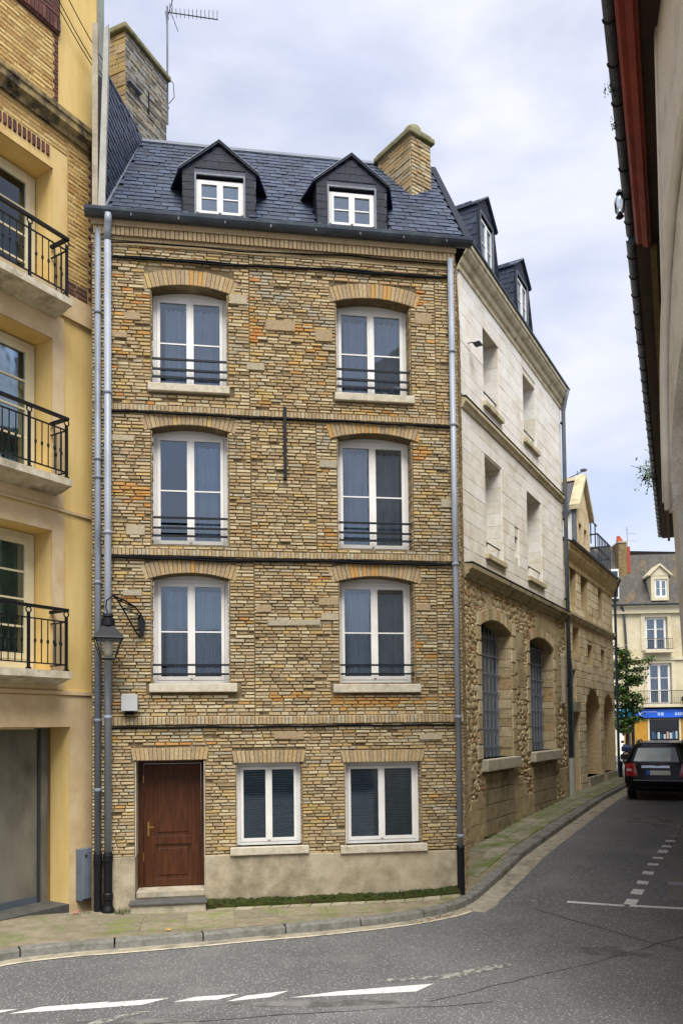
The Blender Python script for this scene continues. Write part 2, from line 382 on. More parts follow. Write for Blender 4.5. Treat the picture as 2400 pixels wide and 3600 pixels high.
def half_gutter(path, z, r, name, parent, mt=None, out=.0):
    prof = [(out+r+r*cos(a), z+r*sin(a)) for a in [pi+pi*k/8 for k in range(9)]] + [(out+r+(r-.012)*cos(a), z+(r-.012)*sin(a)) for a in [2*pi-pi*k/8 for k in range(9)]]
    return MB().sweep(prof, path).build(name, mt or M_gutter, parent)
def slate_field(parent, name, pts_fn, rows, ncols, keep, rng, w, h, mats=None, limit=300, th=.006):
    """slates on a sloping field: pts_fn(s, t) -> local point; s along, t up (metres); keep(s,t) says whether a slate lies there"""
    mats = mats or SLT; P = []
    for r in range(rows):
        for c in range(-1, ncols+1):
            s = (c+(.5 if r % 2 else 0))*w+rng.uniform(-.006, .006); t = r*h
            if keep(s+w/2, t+h/2): P.append((s, t))
    idx = list(range(len(P))); rng.shuffle(idx); ind = set(sorted(idx, key=lambda i: P[i][1])[:limit]); mass = MB(); cache = {}
    o0 = Vector(pts_fn(0, 0)); ex = (Vector(pts_fn(1, 0))-o0); ey = (Vector(pts_fn(0, 1))-o0); ez = ex.cross(ey).normalized()
    for i, (s, t) in enumerate(P):
        tone = rng.choice((0, 0, 1, 1, 2, 3, 4)); lift = rng.uniform(.012, .02); ww = w-rng.uniform(.004, .012); drop = rng.uniform(-.006, .006)
        # local unit slate: lower edge lifted, upper edge tucked under
        V = [(0, drop, lift), (ww, drop+rng.uniform(-.004, .004), lift), (ww, h*1.25, .002), (0, h*1.25, .002), (0, drop, lift-th*1.3), (ww, drop, lift-th*1.3)]
        F = [(0, 1, 2, 3), (4, 5, 1, 0), (5, 2, 1), (4, 0, 3)]
        base = Vector(pts_fn(s, t))
        if i in ind:
            key = tone
            if key not in cache:
                b = MB(); b.add([tuple(ex*x+ey*y+ez*z) for x, y, z in V], F); cache[key] = b.mesh(name, mats[tone])
            o = bpy.data.objects.new(name, cache[key]); COL.objects.link(o); o.parent = parent; o.location = base+ez*rng.uniform(0, .004)
        else: mass.add([tuple(base+ex*x+ey*y+ez*z) for x, y, z in V], F, tone)
    if mass.v: mass.build(name+'_mass', mats, parent, kind='stuff')

# ================================================================== GROUND
def asphalt():
    m = bpy.data.materials.new('asphalt'); m.use_nodes = True; t = m.node_tree; N, Lk = t.nodes, t.links; b = N['Principled BSDF']
    b.inputs['Roughness'].default_value = .82; b.inputs['Specular IOR Level'].default_value = .35
    g = N.new('ShaderNodeNewGeometry')
    def noise(sc, d=4): n = N.new('ShaderNodeTexNoise'); n.inputs['Scale'].default_value = sc; n.inputs['Detail'].default_value = d; Lk.new(g.outputs['Position'], n.inputs['Vector']); return n
    def ramp(src, p0, p1, c0, c1):
        r = N.new('ShaderNodeValToRGB'); e = r.color_ramp.elements; e[0].position, e[1].position = p0, p1; e[0].color = (*c0, 1); e[1].color = (*c1, 1); Lk.new(src, r.inputs[0]); return r.outputs[0]
    def mix(f, a, c):
        x = N.new('ShaderNodeMix'); x.data_type = 'RGBA'; Lk.new(f, x.inputs[0]); Lk.new(a, x.inputs[6])
        if isinstance(c, tuple): x.inputs[7].default_value = (*c, 1)
        else: Lk.new(c, x.inputs[7])
        return x.outputs[2]
    base = ramp(noise(.55, 6).outputs[0], .3, .7, (.085, .085, .085), (.145, .144, .14))
    v = N.new('ShaderNodeTexVoronoi'); v.inputs['Scale'].default_value = 52; Lk.new(g.outputs['Position'], v.inputs['Vector'])
    hs = N.new('ShaderNodeSeparateColor'); Lk.new(v.outputs['Color'], hs.inputs[0])
    chip = ramp(hs.outputs[0], .66, .92, (0, 0, 0), (1, 1, 1))
    near = ramp(v.outputs['Distance'], .32, .46, (1, 1, 1), (0, 0, 0))
    mu = N.new('ShaderNodeMath'); mu.operation = 'MULTIPLY'; Lk.new(chip, mu.inputs[0]); Lk.new(near, mu.inputs[1])
    c = mix(mu.outputs[0], base, (.52, .51, .48))
    dk = ramp(hs.outputs[1], .0, .35, (1, 1, 1), (0, 0, 0)); mu2 = N.new('ShaderNodeMath'); mu2.operation = 'MULTIPLY'; mu2.inputs[1].default_value = .7; Lk.new(dk, mu2.inputs[0])
    c = mix(mu2.outputs[0], c, (.05, .05, .05))
    fine = ramp(noise(160, 2).outputs[0], .35, .7, (0, 0, 0), (.5, .5, .5)); c = mix(fine, c, (.18, .18, .175))
    tr = ramp(noise(.9, 8).outputs[0], .55, .72, (0, 0, 0), (.6, .6, .6)); c = mix(tr, c, (.2, .195, .185))
    Lk.new(c, b.inputs['Base Color'])
    bp = N.new('ShaderNodeBump'); bp.inputs['Strength'].default_value = .7; bp.inputs['Distance'].default_value = .012; Lk.new(v.outputs['Distance'], bp.inputs['Height']); Lk.new(bp.outputs[0], b.inputs['Normal'])
    return m
M_asph = asphalt()
M_patchasph = mat('light asphalt patch', '7d7a73', '69675f', scale=40, rough=.9, bump=.5, bscale=120)
M_paint = mat('worn white road paint', 'd9d8d3', 'c2c1bb', scale=25, rough=.8, bump=.3, bscale=90, c3='7d7c76', s3=16, t3=(.58, .68))
M_paintw = mat('faded road paint', 'aaa89f', '8c8a82', scale=25, rough=.85, c3='62615d', s3=14, t3=(.42, .52))
M_kerb = mat('granite kerb', '84817a', '6c6a63', scale=10, rough=.88, bump=.5, bscale=60, c3='55533f', s3=3, t3=(.48, .72))
M_pave = mat('mossy pavement', '8c826c', '746b56', scale=5, rough=.92, bump=.4, bscale=50, c3='626b3a', s3=1.7, t3=(.5, .72))
M_slab = [mat('paving slab %d' % i, a, b, scale=9, rough=.9, bump=.4, bscale=55, c3='717a3c', s3=2.3, t3=(.48, .68)) for i, (a, b) in enumerate((('8f866f','7a725d'), ('9a917a','847b66'), ('857d69','706957')))]
M_slabm = [mat('mossy slab %d' % i, a, b, scale=9, rough=.9, bump=.4, bscale=55, c3='606a37', s3=1.9, t3=(.40, .62)) for i, (a, b) in enumerate((('8f8a78','7b7564'), ('989280','837d6b'), ('86806e','726c5b')))]
M_moss = mat('moss and soil', '2e3718', '40451f', scale=9, rough=1, bump=1, bscale=60, spec=.1, c3='3a3222', s3=5)
M_channel = mat('concrete channel', 'a39b88', '8d8573', scale=7, rough=.9, bump=.3, c3='6c675a', s3=2.5)

dW = Vector((cos(AW), sin(AW))); nW = Vector((sin(AW), -cos(AW)))
def vw(v, q): return RF.x+dW.x*v+nW.x*q, RF.y+dW.y*v+nW.y*q
vs_ = [-400, -60, -20, -8, -4, -2, -1, 0, 1.3, 2.7, 6, 11.3, 19, 50, 120, 600]; qs = [-500, -60, -20, -6, 0, 3, 6, 12, 30, 80, 500]
b = MB()
for v in vs_:
    for q in qs:
        X, Y = vw(v, q); b.v.append((X, Y, pave(X, Y)-.12))
for i in range(len(vs_)-1):
    for j in range(len(qs)-1):
        a = i*len(qs)+j; b.f.append((a, a+1, a+1+len(qs), a+len(qs))); b.m.append(0)
road = b.build('road', M_asph, kind='structure', fixn=True)
def rz(X, Y, o=0): return pave(X, Y)-.12+o
def marking(name, mt, poly, o=.004, parent=None):
    b = MB(); V = [(X, Y, rz(X, Y, o)) for X, Y in poly]; b.add(V, [tuple(range(len(V)))])
    return b.build(name, mt, parent or road, fixn=True)
# dashes of the cycle/edge line in the foreground: skewed white blocks
for (x0, y0, x1, y1, wd, sk) in ((-3.55, 8.53, -2.83, 8.68, .2, .26), (-2.86, 8.64, -2.2, 8.78, .2, .26), (-1.88, 8.84, -1.40, 8.92, .16, .22), (-1.3, 8.83, -.83, 8.98, .19, .2)):
    marking('road_dash', M_paint, [(x0, y0), (x1-.0, y1-.02), (x1+sk, y1+wd), (x0+sk, y0+wd)])
marking('road_dash', M_paint, [(-4.4, 8.38), (-3.75, 8.5), (-3.5, 8.68), (-4.2, 8.55)])
marking('road_dash', M_paint, [(-.62, 8.93), (-.2, 8.97), (.3, 9.03), (.8, 9.09), (1.03, 9.36), (.62, 9.28), (.35, 9.22), (-.1, 9.12)])
marking('faded_line', M_paintw, [(-2.75, 8.1), (-2.5, 8.2), (-2.05, 8.56), (-2.2, 8.56), (-2.5, 8.35)])
marking('faded_line', M_paintw, [(.5, 9.45), (1.3, 9.55), (2.2, 10.1), (1.9, 10.1), (1.1, 9.68), (.5, 9.56)])
# give-way line across the side street, and the dotted line up its middle
marking('give_way_line', M_paint, [(3.62, 13.08), (4.42, 12.72), (4.46, 12.79), (3.66, 13.17)])
marking('give_way_line', M_paint, [(4.5, 12.70), (6.4, 11.95), (6.45, 12.04), (4.54, 12.79)])
marking('faded_line', M_paintw, [(2.5, 13.43), (3.3, 13.2), (3.33, 13.24), (2.55, 13.49)])
for k in range(16):
    t = k*.62; X, Y = 4.46+.46*t, 12.84+.80*t
    L2 = .32 if k in (0, 1, 6) else .2
    marking('road_dot', M_paint if k < 9 else M_paintw, [(X, Y), (X+.16, Y-.09), (X+.16+.46*L2, Y-.09+.8*L2), (X+.46*L2, Y+.8*L2)])
marking('asphalt_patch', M_patchasph, [(5.2, 12.95), (6.7, 12.2), (7.6, 13.9), (6.0, 14.7)], .003)
marking('asphalt_patch', M_patchasph, [(7.0, 17.5), (9.6, 16.2), (10.6, 18.3), (8.0, 19.4)], .003)
M_crack = mat('tar filled crack', '2d2d2c', '242423', rough=.9); M_stain_shade = mat('stained and shaded asphalt', '4a4a48', '5c5b58', scale=30, rough=.8, bump=.4, bscale=90, c3='76746f', s3=3, t3=(.45, .6))
rcx = random.Random(19)
for (x0, y0, x1, y1, n) in ((-4.2, 8.05, 1.6, 8.75, 26), (.9, 8.8, 4.6, 11.4, 22), (3.0, 12.9, 5.2, 9.6, 18), (6.2, 15.6, 8.9, 20.6, 18)):
    up_, lo_ = [], []; L0 = math.hypot(x1-x0, y1-y0); nx_, ny_ = -(y1-y0)/L0, (x1-x0)/L0; dr_ = 0
    for k in range(n+1):
        t = k/n; dr_ += rcx.uniform(-.035, .035); wd = rcx.uniform(.003, .011); X, Y = x0+(x1-x0)*t+nx_*dr_, y0+(y1-y0)*t+ny_*dr_; up_.append((X+nx_*wd, Y+ny_*wd)); lo_.append((X-nx_*wd, Y-ny_*wd))
    b = MB()
    for k in range(n): q = [lo_[k], lo_[k+1], up_[k+1], up_[k]]; b.add([(x, y, rz(x, y, .0035)) for x, y in q], [(0, 1, 2, 3)])
    b.build('road_crack', M_crack, road, fixn=True)
def blot(cx, cy, rx, ry_, mt, n=22):
    P = []
    for k in range(n): a = 2*pi*k/n; q = 1+rcx.uniform(-.25, .25); P.append((cx+cos(a)*rx*q, cy+sin(a)*ry_*q))
    marking('road_stain_shade', mt, P, .0025)
blot(-2.2, 8.2, .8, .16, M_stain_shade); blot(-.2, 8.75, 1.0, .1, M_stain_shade); blot(7.4, 19.3, .5, .9, M_stain_shade); blot(3.6, 10.6, .5, .25, M_stain_shade)  # dark stain, with a shadow streak painted in as a thin blot
mh = MB(); X, Y = 5.75, 13.65
mh.prism([(X-.28, Y-.06), (X+.2, Y-.3), (X+.36, Y+.02), (X-.12, Y+.26)], rz(X, Y)-.05, rz(X, Y)+.012, 'z')
tag(mh.build('drain_cover', mat('cast drain cover', '8f9094', '7c7d80', rough=.5, metal=.5, spec=.5), fixn=True), 'grey rectangular drain cover set in the side street asphalt', 'drain cover')

# kerb path (outer top edge), left to right, round the corner and up the side street
KP = [(-9.5, 2.4), (-6.2, 7.7), (-5.0, 9.75), (-4.5, 10.45), (-3.82, 10.81), (-2.9, 11.06), (-1.98, 11.32), (-1.36, 11.53), (-.53, 11.76), (.25, 12.05), (.84, 12.31), (1.3, 12.59), (1.76, 12.94),
      (2.02, 13.2), (2.22, 13.5), (2.75, 14.44), (3.35, 15.51), (4.23, 17.11), (5.46, 19.33), (7.24, 22.72), (9.71, 27.3), (14, 35.2), (22, 50)]
def catmull(P, n=8):
    out = []
    for i in range(len(P)-1):
        p0, p1, p2, p3 = P[max(i-1, 0)], P[i], P[i+1], P[min(i+2, len(P)-1)]
        for k in range(n):
            t = k/n; out.append(tuple(.5*(2*p1[c]+(p2[c]-p0[c])*t+(2*p0[c]-5*p1[c]+4*p2[c]-p3[c])*t*t+(3*p1[c]-p0[c]-3*p2[c]+p3[c])*t**3) for c in (0, 1)))
    return out+[P[-1]]
KC = catmull(KP)
def inward(i):
    a, c = KC[max(i-1, 0)], KC[min(i+1, len(KC)-1)]; d = Vector((c[0]-a[0], c[1]-a[1])).normalized(); return Vector((-d.y, d.x))
KW = .17
kerb = bpy.data.objects.new('kerb', None); COL.objects.link(kerb); tag(kerb, kind='structure')
acc = 0; cur = [0]
rk = random.Random(5); target = 1.1
for i in range(1, len(KC)):
    acc += math.dist(KC[i], KC[i-1]); cur.append(i)
    near_corner = 1.2 < KC[i][0] < 2.9
    if acc >= (.5 if near_corner else target) or i == len(KC)-1:
        b = MB(); n = len(cur); dz = rk.uniform(-.008, .008); g = .012
        for q, k in enumerate(cur):
            p = Vector(KC[k]); nn = inward(k)
            if q in (0, n-1):   # joint gap
                o = Vector(KC[cur[1]])-p if q == 0 else Vector(KC[cur[-2]])-p
                if o.length: p = p+o.normalized()*g
            z = pave(*p)+dz; jt = rk.uniform(-.004, .004); kw = .27 if p.x > 2.3 else KW
            p1 = p+nn*.015; p2 = p+nn*kw
            b.v += [(p.x, p.y, z-.25), (p.x-nn.x*.012, p.y-nn.y*.012, z-.14), (p.x+jt, p.y, z-.02), (p1.x, p1.y, z), (p2.x, p2.y, z), (p2.x, p2.y, z-.25)]
        for q in range(n-1):
            for j in range(6):
                a_ = q*6; b.f.append((a_+j, a_+6+j, a_+6+(j+1) % 6, a_+(j+1) % 6)); b.m.append(0)
        b.f += [tuple(range(6)), tuple(range((n-1)*6, n*6))[::-1]]; b.m += [0, 0]
        b.build('kerb_stone', M_kerb, kerb, fixn=True)
        cur = [i]; acc = 0
# concrete channel beside the kerb
b = MB()
for k in range(len(KC)):
    p = Vector(KC[k]); nn = inward(k); wd = .2 if KC[k][0] < 1.9 else .42
    if KC[k][0] > 2.2: wd = .38
    a_, c = p+nn*.02, p-nn*wd
    b.v += [(a_.x, a_.y, rz(*a_, .006)), (c.x, c.y, rz(*c, .005))]
    if k: b.f.append((2*k-2, 2*k-1, 2*k+1, 2*k)); b.m.append(0)
tag(b.build('channel', M_channel, fixn=True), kind='structure')
b = MB()
for k in range(len(KC)):
    if KC[k][0] > 1.9: break
    p = Vector(KC[k]); nn = inward(k); a_, c = p-nn*.205, p-nn*.265
    b.v += [(a_.x, a_.y, rz(*a_, .009)), (c.x, c.y, rz(*c, .009))]
    if k: b.f.append((2*k-2, 2*k-1, 2*k+1, 2*k)); b.m.append(0)
b.build('edge_line', mat('cream edge line', 'cfc6ae', 'b9b09a', scale=20, rough=.85, c3='8f8877', s3=6), road, fixn=True)
# pavement sheet between kerb and walls
walls_line = [loc(OY, AY, -14, .1, 0), loc(OY, AY, 0, .1, 0), loc(LF, AF, -.3, .1, 0), loc(LF, AF, 5.8, .1, 0), loc(OW, AW, 0, .1, 0), loc(OW, AW, 60, .1, 0)]
def nearest_wall(p):
    best = None
    for a_, c in zip(walls_line, walls_line[1:]):
        d = (c-a_).to_2d(); t = max(0, min(1, (Vector(p)-a_.to_2d()).dot(d)/d.length_squared)); q = a_.to_2d()+d*t
        if best is None or (q-Vector(p)).length < (best-Vector(p)).length: best = q
    return best
b = MB(); n = 5
for k in range(len(KC)):
    p = Vector(KC[k])+inward(k)*(KW-.01); q = nearest_wall(p)
    left = max(0, min(1, (-4.0-q.x)/1.2))
    for j in range(n):
        t = j/(n-1); r = p.lerp(q, t); b.v.append((r.x, r.y, pave(*r)-.004+t*(.02+.12*left)))
    if k:
        for j in range(n-1): a_ = (k-1)*n+j; b.f.append((a_, a_+1, a_+n+1, a_+n)); b.m.append(0)
pavement = b.build('pavement', M_pave, kind='structure', fixn=True)
rs = random.Random(11)
def slab(poly, th=.012, parent=pavement, name='paving_slab', dz=.02, m=None):
    V = [(X, Y, pave(X, Y)+dz+rs.uniform(-.003, .003)) for X, Y in poly]; cx = sum(v[0] for v in V)/4; cy = sum(v[1] for v in V)/4
    T = [(cx+(v[0]-cx)*.985, cy+(v[1]-cy)*.985, v[2]) for v in V]; B = [(v[0], v[1], v[2]-.04) for v in V]
    b = MB(); b.add(T+B, [(0, 1, 2, 3)]+[(i, 4+i, 4+(i+1) % 4, (i+1) % 4) for i in range(4)])
    return b.build(name, m or rs.choice(M_slab), parent, fixn=True)
# flags up the side street: two or three across, courses square to the wall
x = -1.75
while x < 24:
    l = rs.uniform(.42, .62) if x < 9 else rs.uniform(.6, .9); cuts = [.03, rs.uniform(.36, .46), .815]
    if x < -.2: cuts = [.44, .815]
    for (y0, y1) in zip(cuts, cuts[1:]):
        P = [loc(OW, AW, x+.006, -y1+.006, 0), loc(OW, AW, x+l-.006, -y1+.006, 0), loc(OW, AW, x+l-.006, -y0-.006, 0), loc(OW, AW, x+.006, -y0-.006, 0)]
        slab([(p.x, p.y) for p in P], m=rs.choice(M_slabm))
    x += l
# row of pale setts against the plinth, and flags towards the kerb
x = 1.55
while x < 5.45:
    l = rs.uniform(.26, .36); P = [loc(LF, AF, x+.006+a*.06, y, 0) for a, y in ((0, -.34), (0, -.34), (1, -.18), (1, -.18))]
    P = [loc(LF, AF, x+.006, -.36, 0), loc(LF, AF, x+l-.008, -.36, 0), loc(LF, AF, x+l+.05, -.19, 0), loc(LF, AF, x+.064, -.19, 0)]
    slab([(p.x, p.y) for p in P], dz=.026, m=rs.choice([M_slab[1], mat('pale sett', 'a9a18a', '938b75', scale=9, rough=.9, c3='7c7d50', s3=3)])); x += l
def kerb_dist(p): return min((Vector(p)-Vector(k)).length for k in KC)
x = -.25
while x < 4.6:
    l = rs.uniform(.55, .8); y = -.38
    for dep in (.5, .5, .5):
        P = [loc(LF, AF, *c, 0) for c in ((x+.008, y-dep+.008), (x+l-.008, y-dep+.008), (x+l-.008, y-.008), (x+.008, y-.008))]
        if min(kerb_dist((p.x, p.y)) for p in P) > KW+.02 and all((p.y-10.2) > .9*(p.x+4.6)*.3 for p in P): slab([(p.x, p.y) for p in P], dz=.012)
        y -= dep
    x += l

# ================================================================== BRICK HOUSE
house = empty('brick_house', LF, AF, 'narrow yellow brick house with slate roof, two dormers and brown front door on the corner', 'house')
HO = []   # openings with segmental heads
for (x0, x1) in ((.60, 1.84), (3.66, 4.95)):
    HO += [(x0, x1, 8.52, 10.12, .09), (x0, x1, 5.88, 7.78, .085), (x0, x1, 3.62, 5.33, .09)]
GO = [(1.93, 3.01, .95, 2.31), (3.72, 5.02, .92, 2.29)]; DO = (.33, 1.43, .2, 2.38)
XE = 5.76
wall = wall_sheet(-.34, XE, -.3, 11.2, HO+GO+[DO], depth=.3).build('wall', M_mortar, house)
rb = random.Random(21)
SPOTS = [(3.2, 9.55, .28, .13), (2.75, 9.6, .2, .1), (2.15, 9.55, .12, .3), (.2, 6.75, .28, .14), (.35, 5.02, .3, .1), (1.98, 4.62, .12, .09), (.3, 6.55, .25, .07), (2.75, 3.42, .3, .06), (4.2, 3.3, .8, .07), (.25, 10.0, .14, .1), (5.05, 7.55, .14, .1), (3.3, 5.3, .14, .08), (4.95, 10.28, .2, .1), (.75, 2.62, .3, .05)]
def htone(x, z):
    for (a, c, rx, rz_) in SPOTS:
        if ((x-a)/rx)**2+((z-c)/rz_)**2 < 1.2 and rb.random() < .75: return rb.choice((6, 6, 7, 10))
    n = n3(x, z, .9, 3.1); k = n3(x, z, 1.3, 8.7)
    if z > 8.2: n += .08
    if n > .36 and rb.random() < .4: return rb.choice((6, 10, 10, 5))
    if k > .32 and rb.random() < .6: return rb.choice((8, 11, 9))
    return rb.choice((0, 0, 0, 1, 1, 2, 2, 3, 3, 4, 5, 9, 11, 10) if rb.random() > .012 else (7, 6))
blocked = [(a-.005, c+.005, lo, hi) for (a, c, lo, hi, r) in HO]
for (a, c, lo, hi, r) in HO: blocked.append((a-.1, c+.1, hi-.015, hi+r+.265))
for (a, c, lo, hi) in GO+[DO]: blocked += [(a, c, lo, hi), (a-.05, c+.05, hi, hi+.215)]
BANDS = [(8.05, 8.17), (5.68, 5.80), (2.93, 3.08)]
for (lo, hi) in BANDS: blocked.append((-9, 9, lo, hi))
for s in (.56, 3.62): blocked.append((s-.02, s+1.38, 8.39, 8.52))
for s in (.54, 3.53): blocked.append((s-.02, s+1.48, 3.42, 3.62))
for (s, e, z0, z1) in ((1.83, 3.11, .8, .95), (3.63, 5.1, .77, .92)): blocked.append((s, e, z0, z1))
PC = []
def seam(x, z): return None
# vertical seams of the old alterations: the courses stop and restart there
for (zl, zh, cuts) in ((.8, 2.93, ()), (3.08, 5.68, (2.25, 5.34)), (5.80, 8.05, (2.21, 3.3)), (8.17, 10.8, (2.2, 5.39))):
    for (s, e) in zip((-.33,)+cuts, cuts+(XE,)):
        PC += courses(s, e, zl, zh, .056, .19, blocked, htone, rb, joint=.012, proud=(.016, .04), jh=.16)
# a few bricks have fallen out or been patched flush with grey stone
PC = [p if rb.random() > .1 else (p[0], p[1]+rb.uniform(-.004, .004), p[2]*.97, p[3]*rb.uniform(.8, .95), p[4], p[5], rb.uniform(-.02, .02), 0) for p in PC if rb.random() > .02]
PATCH = [(2.72, 9.62, .5, .19), (2.02, 10.02, .3, .17), (.3, 9.62, .26, .13), (3.48, 4.98, .34, .13), (3.5, 4.72, .3, .12), (2.9, 4.62, .9, .1), (2.4, 4.85, .25, .13), (3.45, 9.5, .3, .22), (5.18, 9.9, .3, .2), (.3, 5.08, .3, .1), (.15, 7.6, .36, .1), (5.55, 6.7, .22, .16), (5.1, 4.9, .26, .12), (.35, 6.1, .3, .17), (3.5, 7.3, .3, .13), (2.8, 2.75, .5, .12), (5.2, 2.7, .4, .1), (2.3, 8.9, .3, .13), (.1, 9.3, .25, .1)]
lay(wall, 'patch_stone', [(a, c, l, h, .046, rb.choice((0, 1, 2)), rb.uniform(-.03, .03), 0) for a, c, l, h in PATCH], T_ROUGH, [BR[8], BR[11], BR[4]], 60)
lay(wall, 'brick', PC, T_BRICK, BR, 300)
# reveal bricks inside the openings
RV = MB()
for h in HO+GO:
    a, c, lo, hi = h[:4]; z = lo
    while z < hi-.03:
        for (xx, sgn) in ((a, 1), (c, -1)):
            d = rb.uniform(.21, .245); t = rb.choice((0, 1, 3, 4, 9)); p = rb.uniform(.004, .014)
            RV.box(min(xx, xx+sgn*p), max(xx, xx+sgn*p), .0, d, z+.006, z+.052, t)
        z += .0605
RV.build('reveal_brick_mass', BR, wall, kind='stuff')
# arches
VO = MB()
def wedge(rng):
    V = [(-.46, 0, -.5), (.46, 0, -.5), (.5, 0, .5), (-.5, 0, .5)]; V += [(x*.95, -1+abs(rng.uniform(0, .2)), z*.97) for x, _, z in V]
    return V, [(4, 5, 6, 7), (0, 1, 5, 4), (1, 2, 6, 5), (2, 3, 7, 6), (3, 0, 4, 7)]
T_WEDGE = [wedge(rngT) for _ in range(4)]
AP = []
for (a, c, lo, hi, ri) in HO:
    wd = (c-a)/2; R = (wd*wd+ri*ri)/(2*ri); cx, cz = (a+c)/2, hi+ri-R; t = math.asin(wd/R)+.05; n = int(2*t*R/.066); hgt = .25
    for k in range(n):
        th = -t+2*t*(k+.5)/n; r = R+hgt/2; col = rb.choice((4, 3, 5, 0, 4, 3)) if rb.random() > .12 else rb.choice((6, 6, 10))
        if abs(k-n//2) < 1 and rb.random() < .8: col = 6
        AP.append((cx+r*sin(th), cz+r*cos(th), .067, hgt, rb.uniform(.02, .03), col, th, 0))
for (a, c, lo, hi) in GO+[DO]:
    n = int((c-a+.1)/.066); hgt = .2
    for k in range(n):
        x = a-.05+(c-a+.1)*(k+.5)/n; th = (x-(a+c)/2)*.32
        AP.append((x, hi+hgt/2, .063, hgt, rb.uniform(.018, .028), rb.choice((0, 5, 4, 3, 0)), th, 0))
lay(wall, 'arch_brick', AP, T_WEDGE, BR, 300)
# string courses of bricks on edge
BP = []
for (lo, hi) in BANDS:
    x = -.3
    while x < XE:
        l = .062; BP.append((x+l/2, (lo+hi)/2+.004*sin(x*1.7), l-.006, hi-lo, rb.uniform(.045, .055), rb.choice((3, 4, 3, 11, 0)), 0, 0)); x += l
lay(wall, 'band_brick', BP, T_BRICK, BR, 300)
# eaves cornice: corbel course, plain course and dentils
cn = MB(); cn.box(-.34, XE, -.035, .02, 10.80, 10.86, 0); cn.box(-.34, XE, -.055, .02, 10.865, 10.92, 1); cn.box(-.34, XE, -.12, .02, 11.06, 11.17, 2)
cor = cn.build('cornice', [BR[0], BR[3], BR[4]], house)
x = -.3; k = 0
dent = MB().box(0, .06, -.10, .01, 10.922, 11.058).mesh('dentil', BR[3]); dent2 = MB().box(0, .06, -.095, .01, 10.922, 11.058).mesh('dentil', BR[4])
while x < XE-.05:
    o = bpy.data.objects.new('dentil', rb.choice((dent, dent2))); COL.objects.link(o); o.parent = cor; o.location = (x, 0, 0); x += .072
# plinth, sills, steps
pl = MB(); pl.prism([(1.43, -.3), (XE-.02, -.3), (XE-.02, .775), (1.43, .835)], -.045, .05); pl.prism([(-.05, -.3), (.335, -.3), (.335, .85), (-.05, .85)], -.045, .46)
pl.build('plinth', M_plinth, house, bevel=.012)
part('door_reveal', mat('pale render', 'c2b9a5', 'aea48e', scale=5, rough=.9, c3='8f8672', s3=2), house, (.325, .345, .0, .46, .85, 2.36), (1.415, 1.435, .002, .46, .2, 2.36), (.345, 1.415, .28, .46, 2.36, 2.4))
for (s, e, z0, z1) in ((.55, 1.87, 8.39, 8.52), (3.62, 5.0, 8.39, 8.52), (.56, 1.96, 3.47, 3.61), (3.54, 5.03, 3.45, 3.59), (1.83, 3.11, .82, .95), (3.63, 5.1, .79, .92)):
    part('sill', M_sill, house, (s, e, -.09, .26, z0, z1), bevel=.012)
part('step', M_stone, house, (.345, 1.415, .0, .48, .02, .29), bevel=.01)
st = part('step', M_stone, house, (.28, 1.44, -.3, -.05, -.1, .135), bevel=.015)
part('tread', mat('worn slate tread', '5b5a58', '4a4947', rough=.6), st, (.26, 1.46, -.33, .0, .136, .175), bevel=.008)
# windows
rw = random.Random(4); i = 0
for (a, c, lo, hi, ri) in HO:
    casement(house, a+.01, c-.01, lo+.01, hi+.02, .25, M_white, G1, rows=2, rise=ri, rng=rw, fw=.06, st=.055, curt=(i in (2, 3, 5, 0) or 1, 1) if i != 1 else (0, 1)); i += 1
for (a, c, lo, hi) in GO:
    casement(house, a+.01, c-.01, lo+.005, hi-.01, .16, M_white, G2, rows=1, back='blind', rng=rw, fw=.06, st=.05)
# bars across the windows
for (a, c, lo, hi, ri) in HO:
    zs = (.46, .29, .16) if lo > 5 else (.30, .15)
    r = MB()
    for z in zs: r.box(a-.0, c+.0, .045, .075, lo+z-.016, lo+z+.016)
    r.build('window_rail', M_rail, house)
# door
d = MB(); d.box(.335, .43, .2, .29, .29, 2.375); d.box(1.36, 1.425, .2, .29, .29, 2.375); d.box(.43, 1.36, .2, .29, 2.31, 2.375)
d.build('door_frame', M_door, house, bevel=.006).location = (0, .15, 0)
dr = part('door', M_door, house, (.435, 1.355, .235, .275, .295, 2.305)); dr.location = (0, .15, 0)
dm = MB()
for (x0, x1, z0, z1) in ((.44, .6, .3, 2.3), (1.2, 1.35, .3, 2.3), (.6, 1.2, 2.12, 2.3), (.6, 1.2, .3, .42), (.6, 1.2, .98, 1.12)): dm.box(x0, x1, .218, .236, z0, z1)
dm.build('stile', M_door, dr, bevel=.005)
for (z0, z1) in ((.48, .92), (1.18, 2.06)):
    b = MB(); b.prism([(.66, z0), (1.14, z0), (1.14, z1), (.66, z1)], .222, .236); b.build('panel', M_door, dr, bevel=.012)
h = MB(); h.box(.492, .525, .205, .219, 1.12, 1.36); h.tube([(.51, .205, 1.27), (.51, .16, 1.27), (.60, .155, 1.275)], .011); h.tube([(.51, .205, 1.17), (.51, .185, 1.17)], .018, 10)
h.build('handle', M_brass, dr, smooth=False)
part('hinge', M_brass, dr, (.425, .437, .19, .20, .72, .86)); part('hinge', M_brass, dr, (.425, .437, .19, .20, 2.0, 2.12))
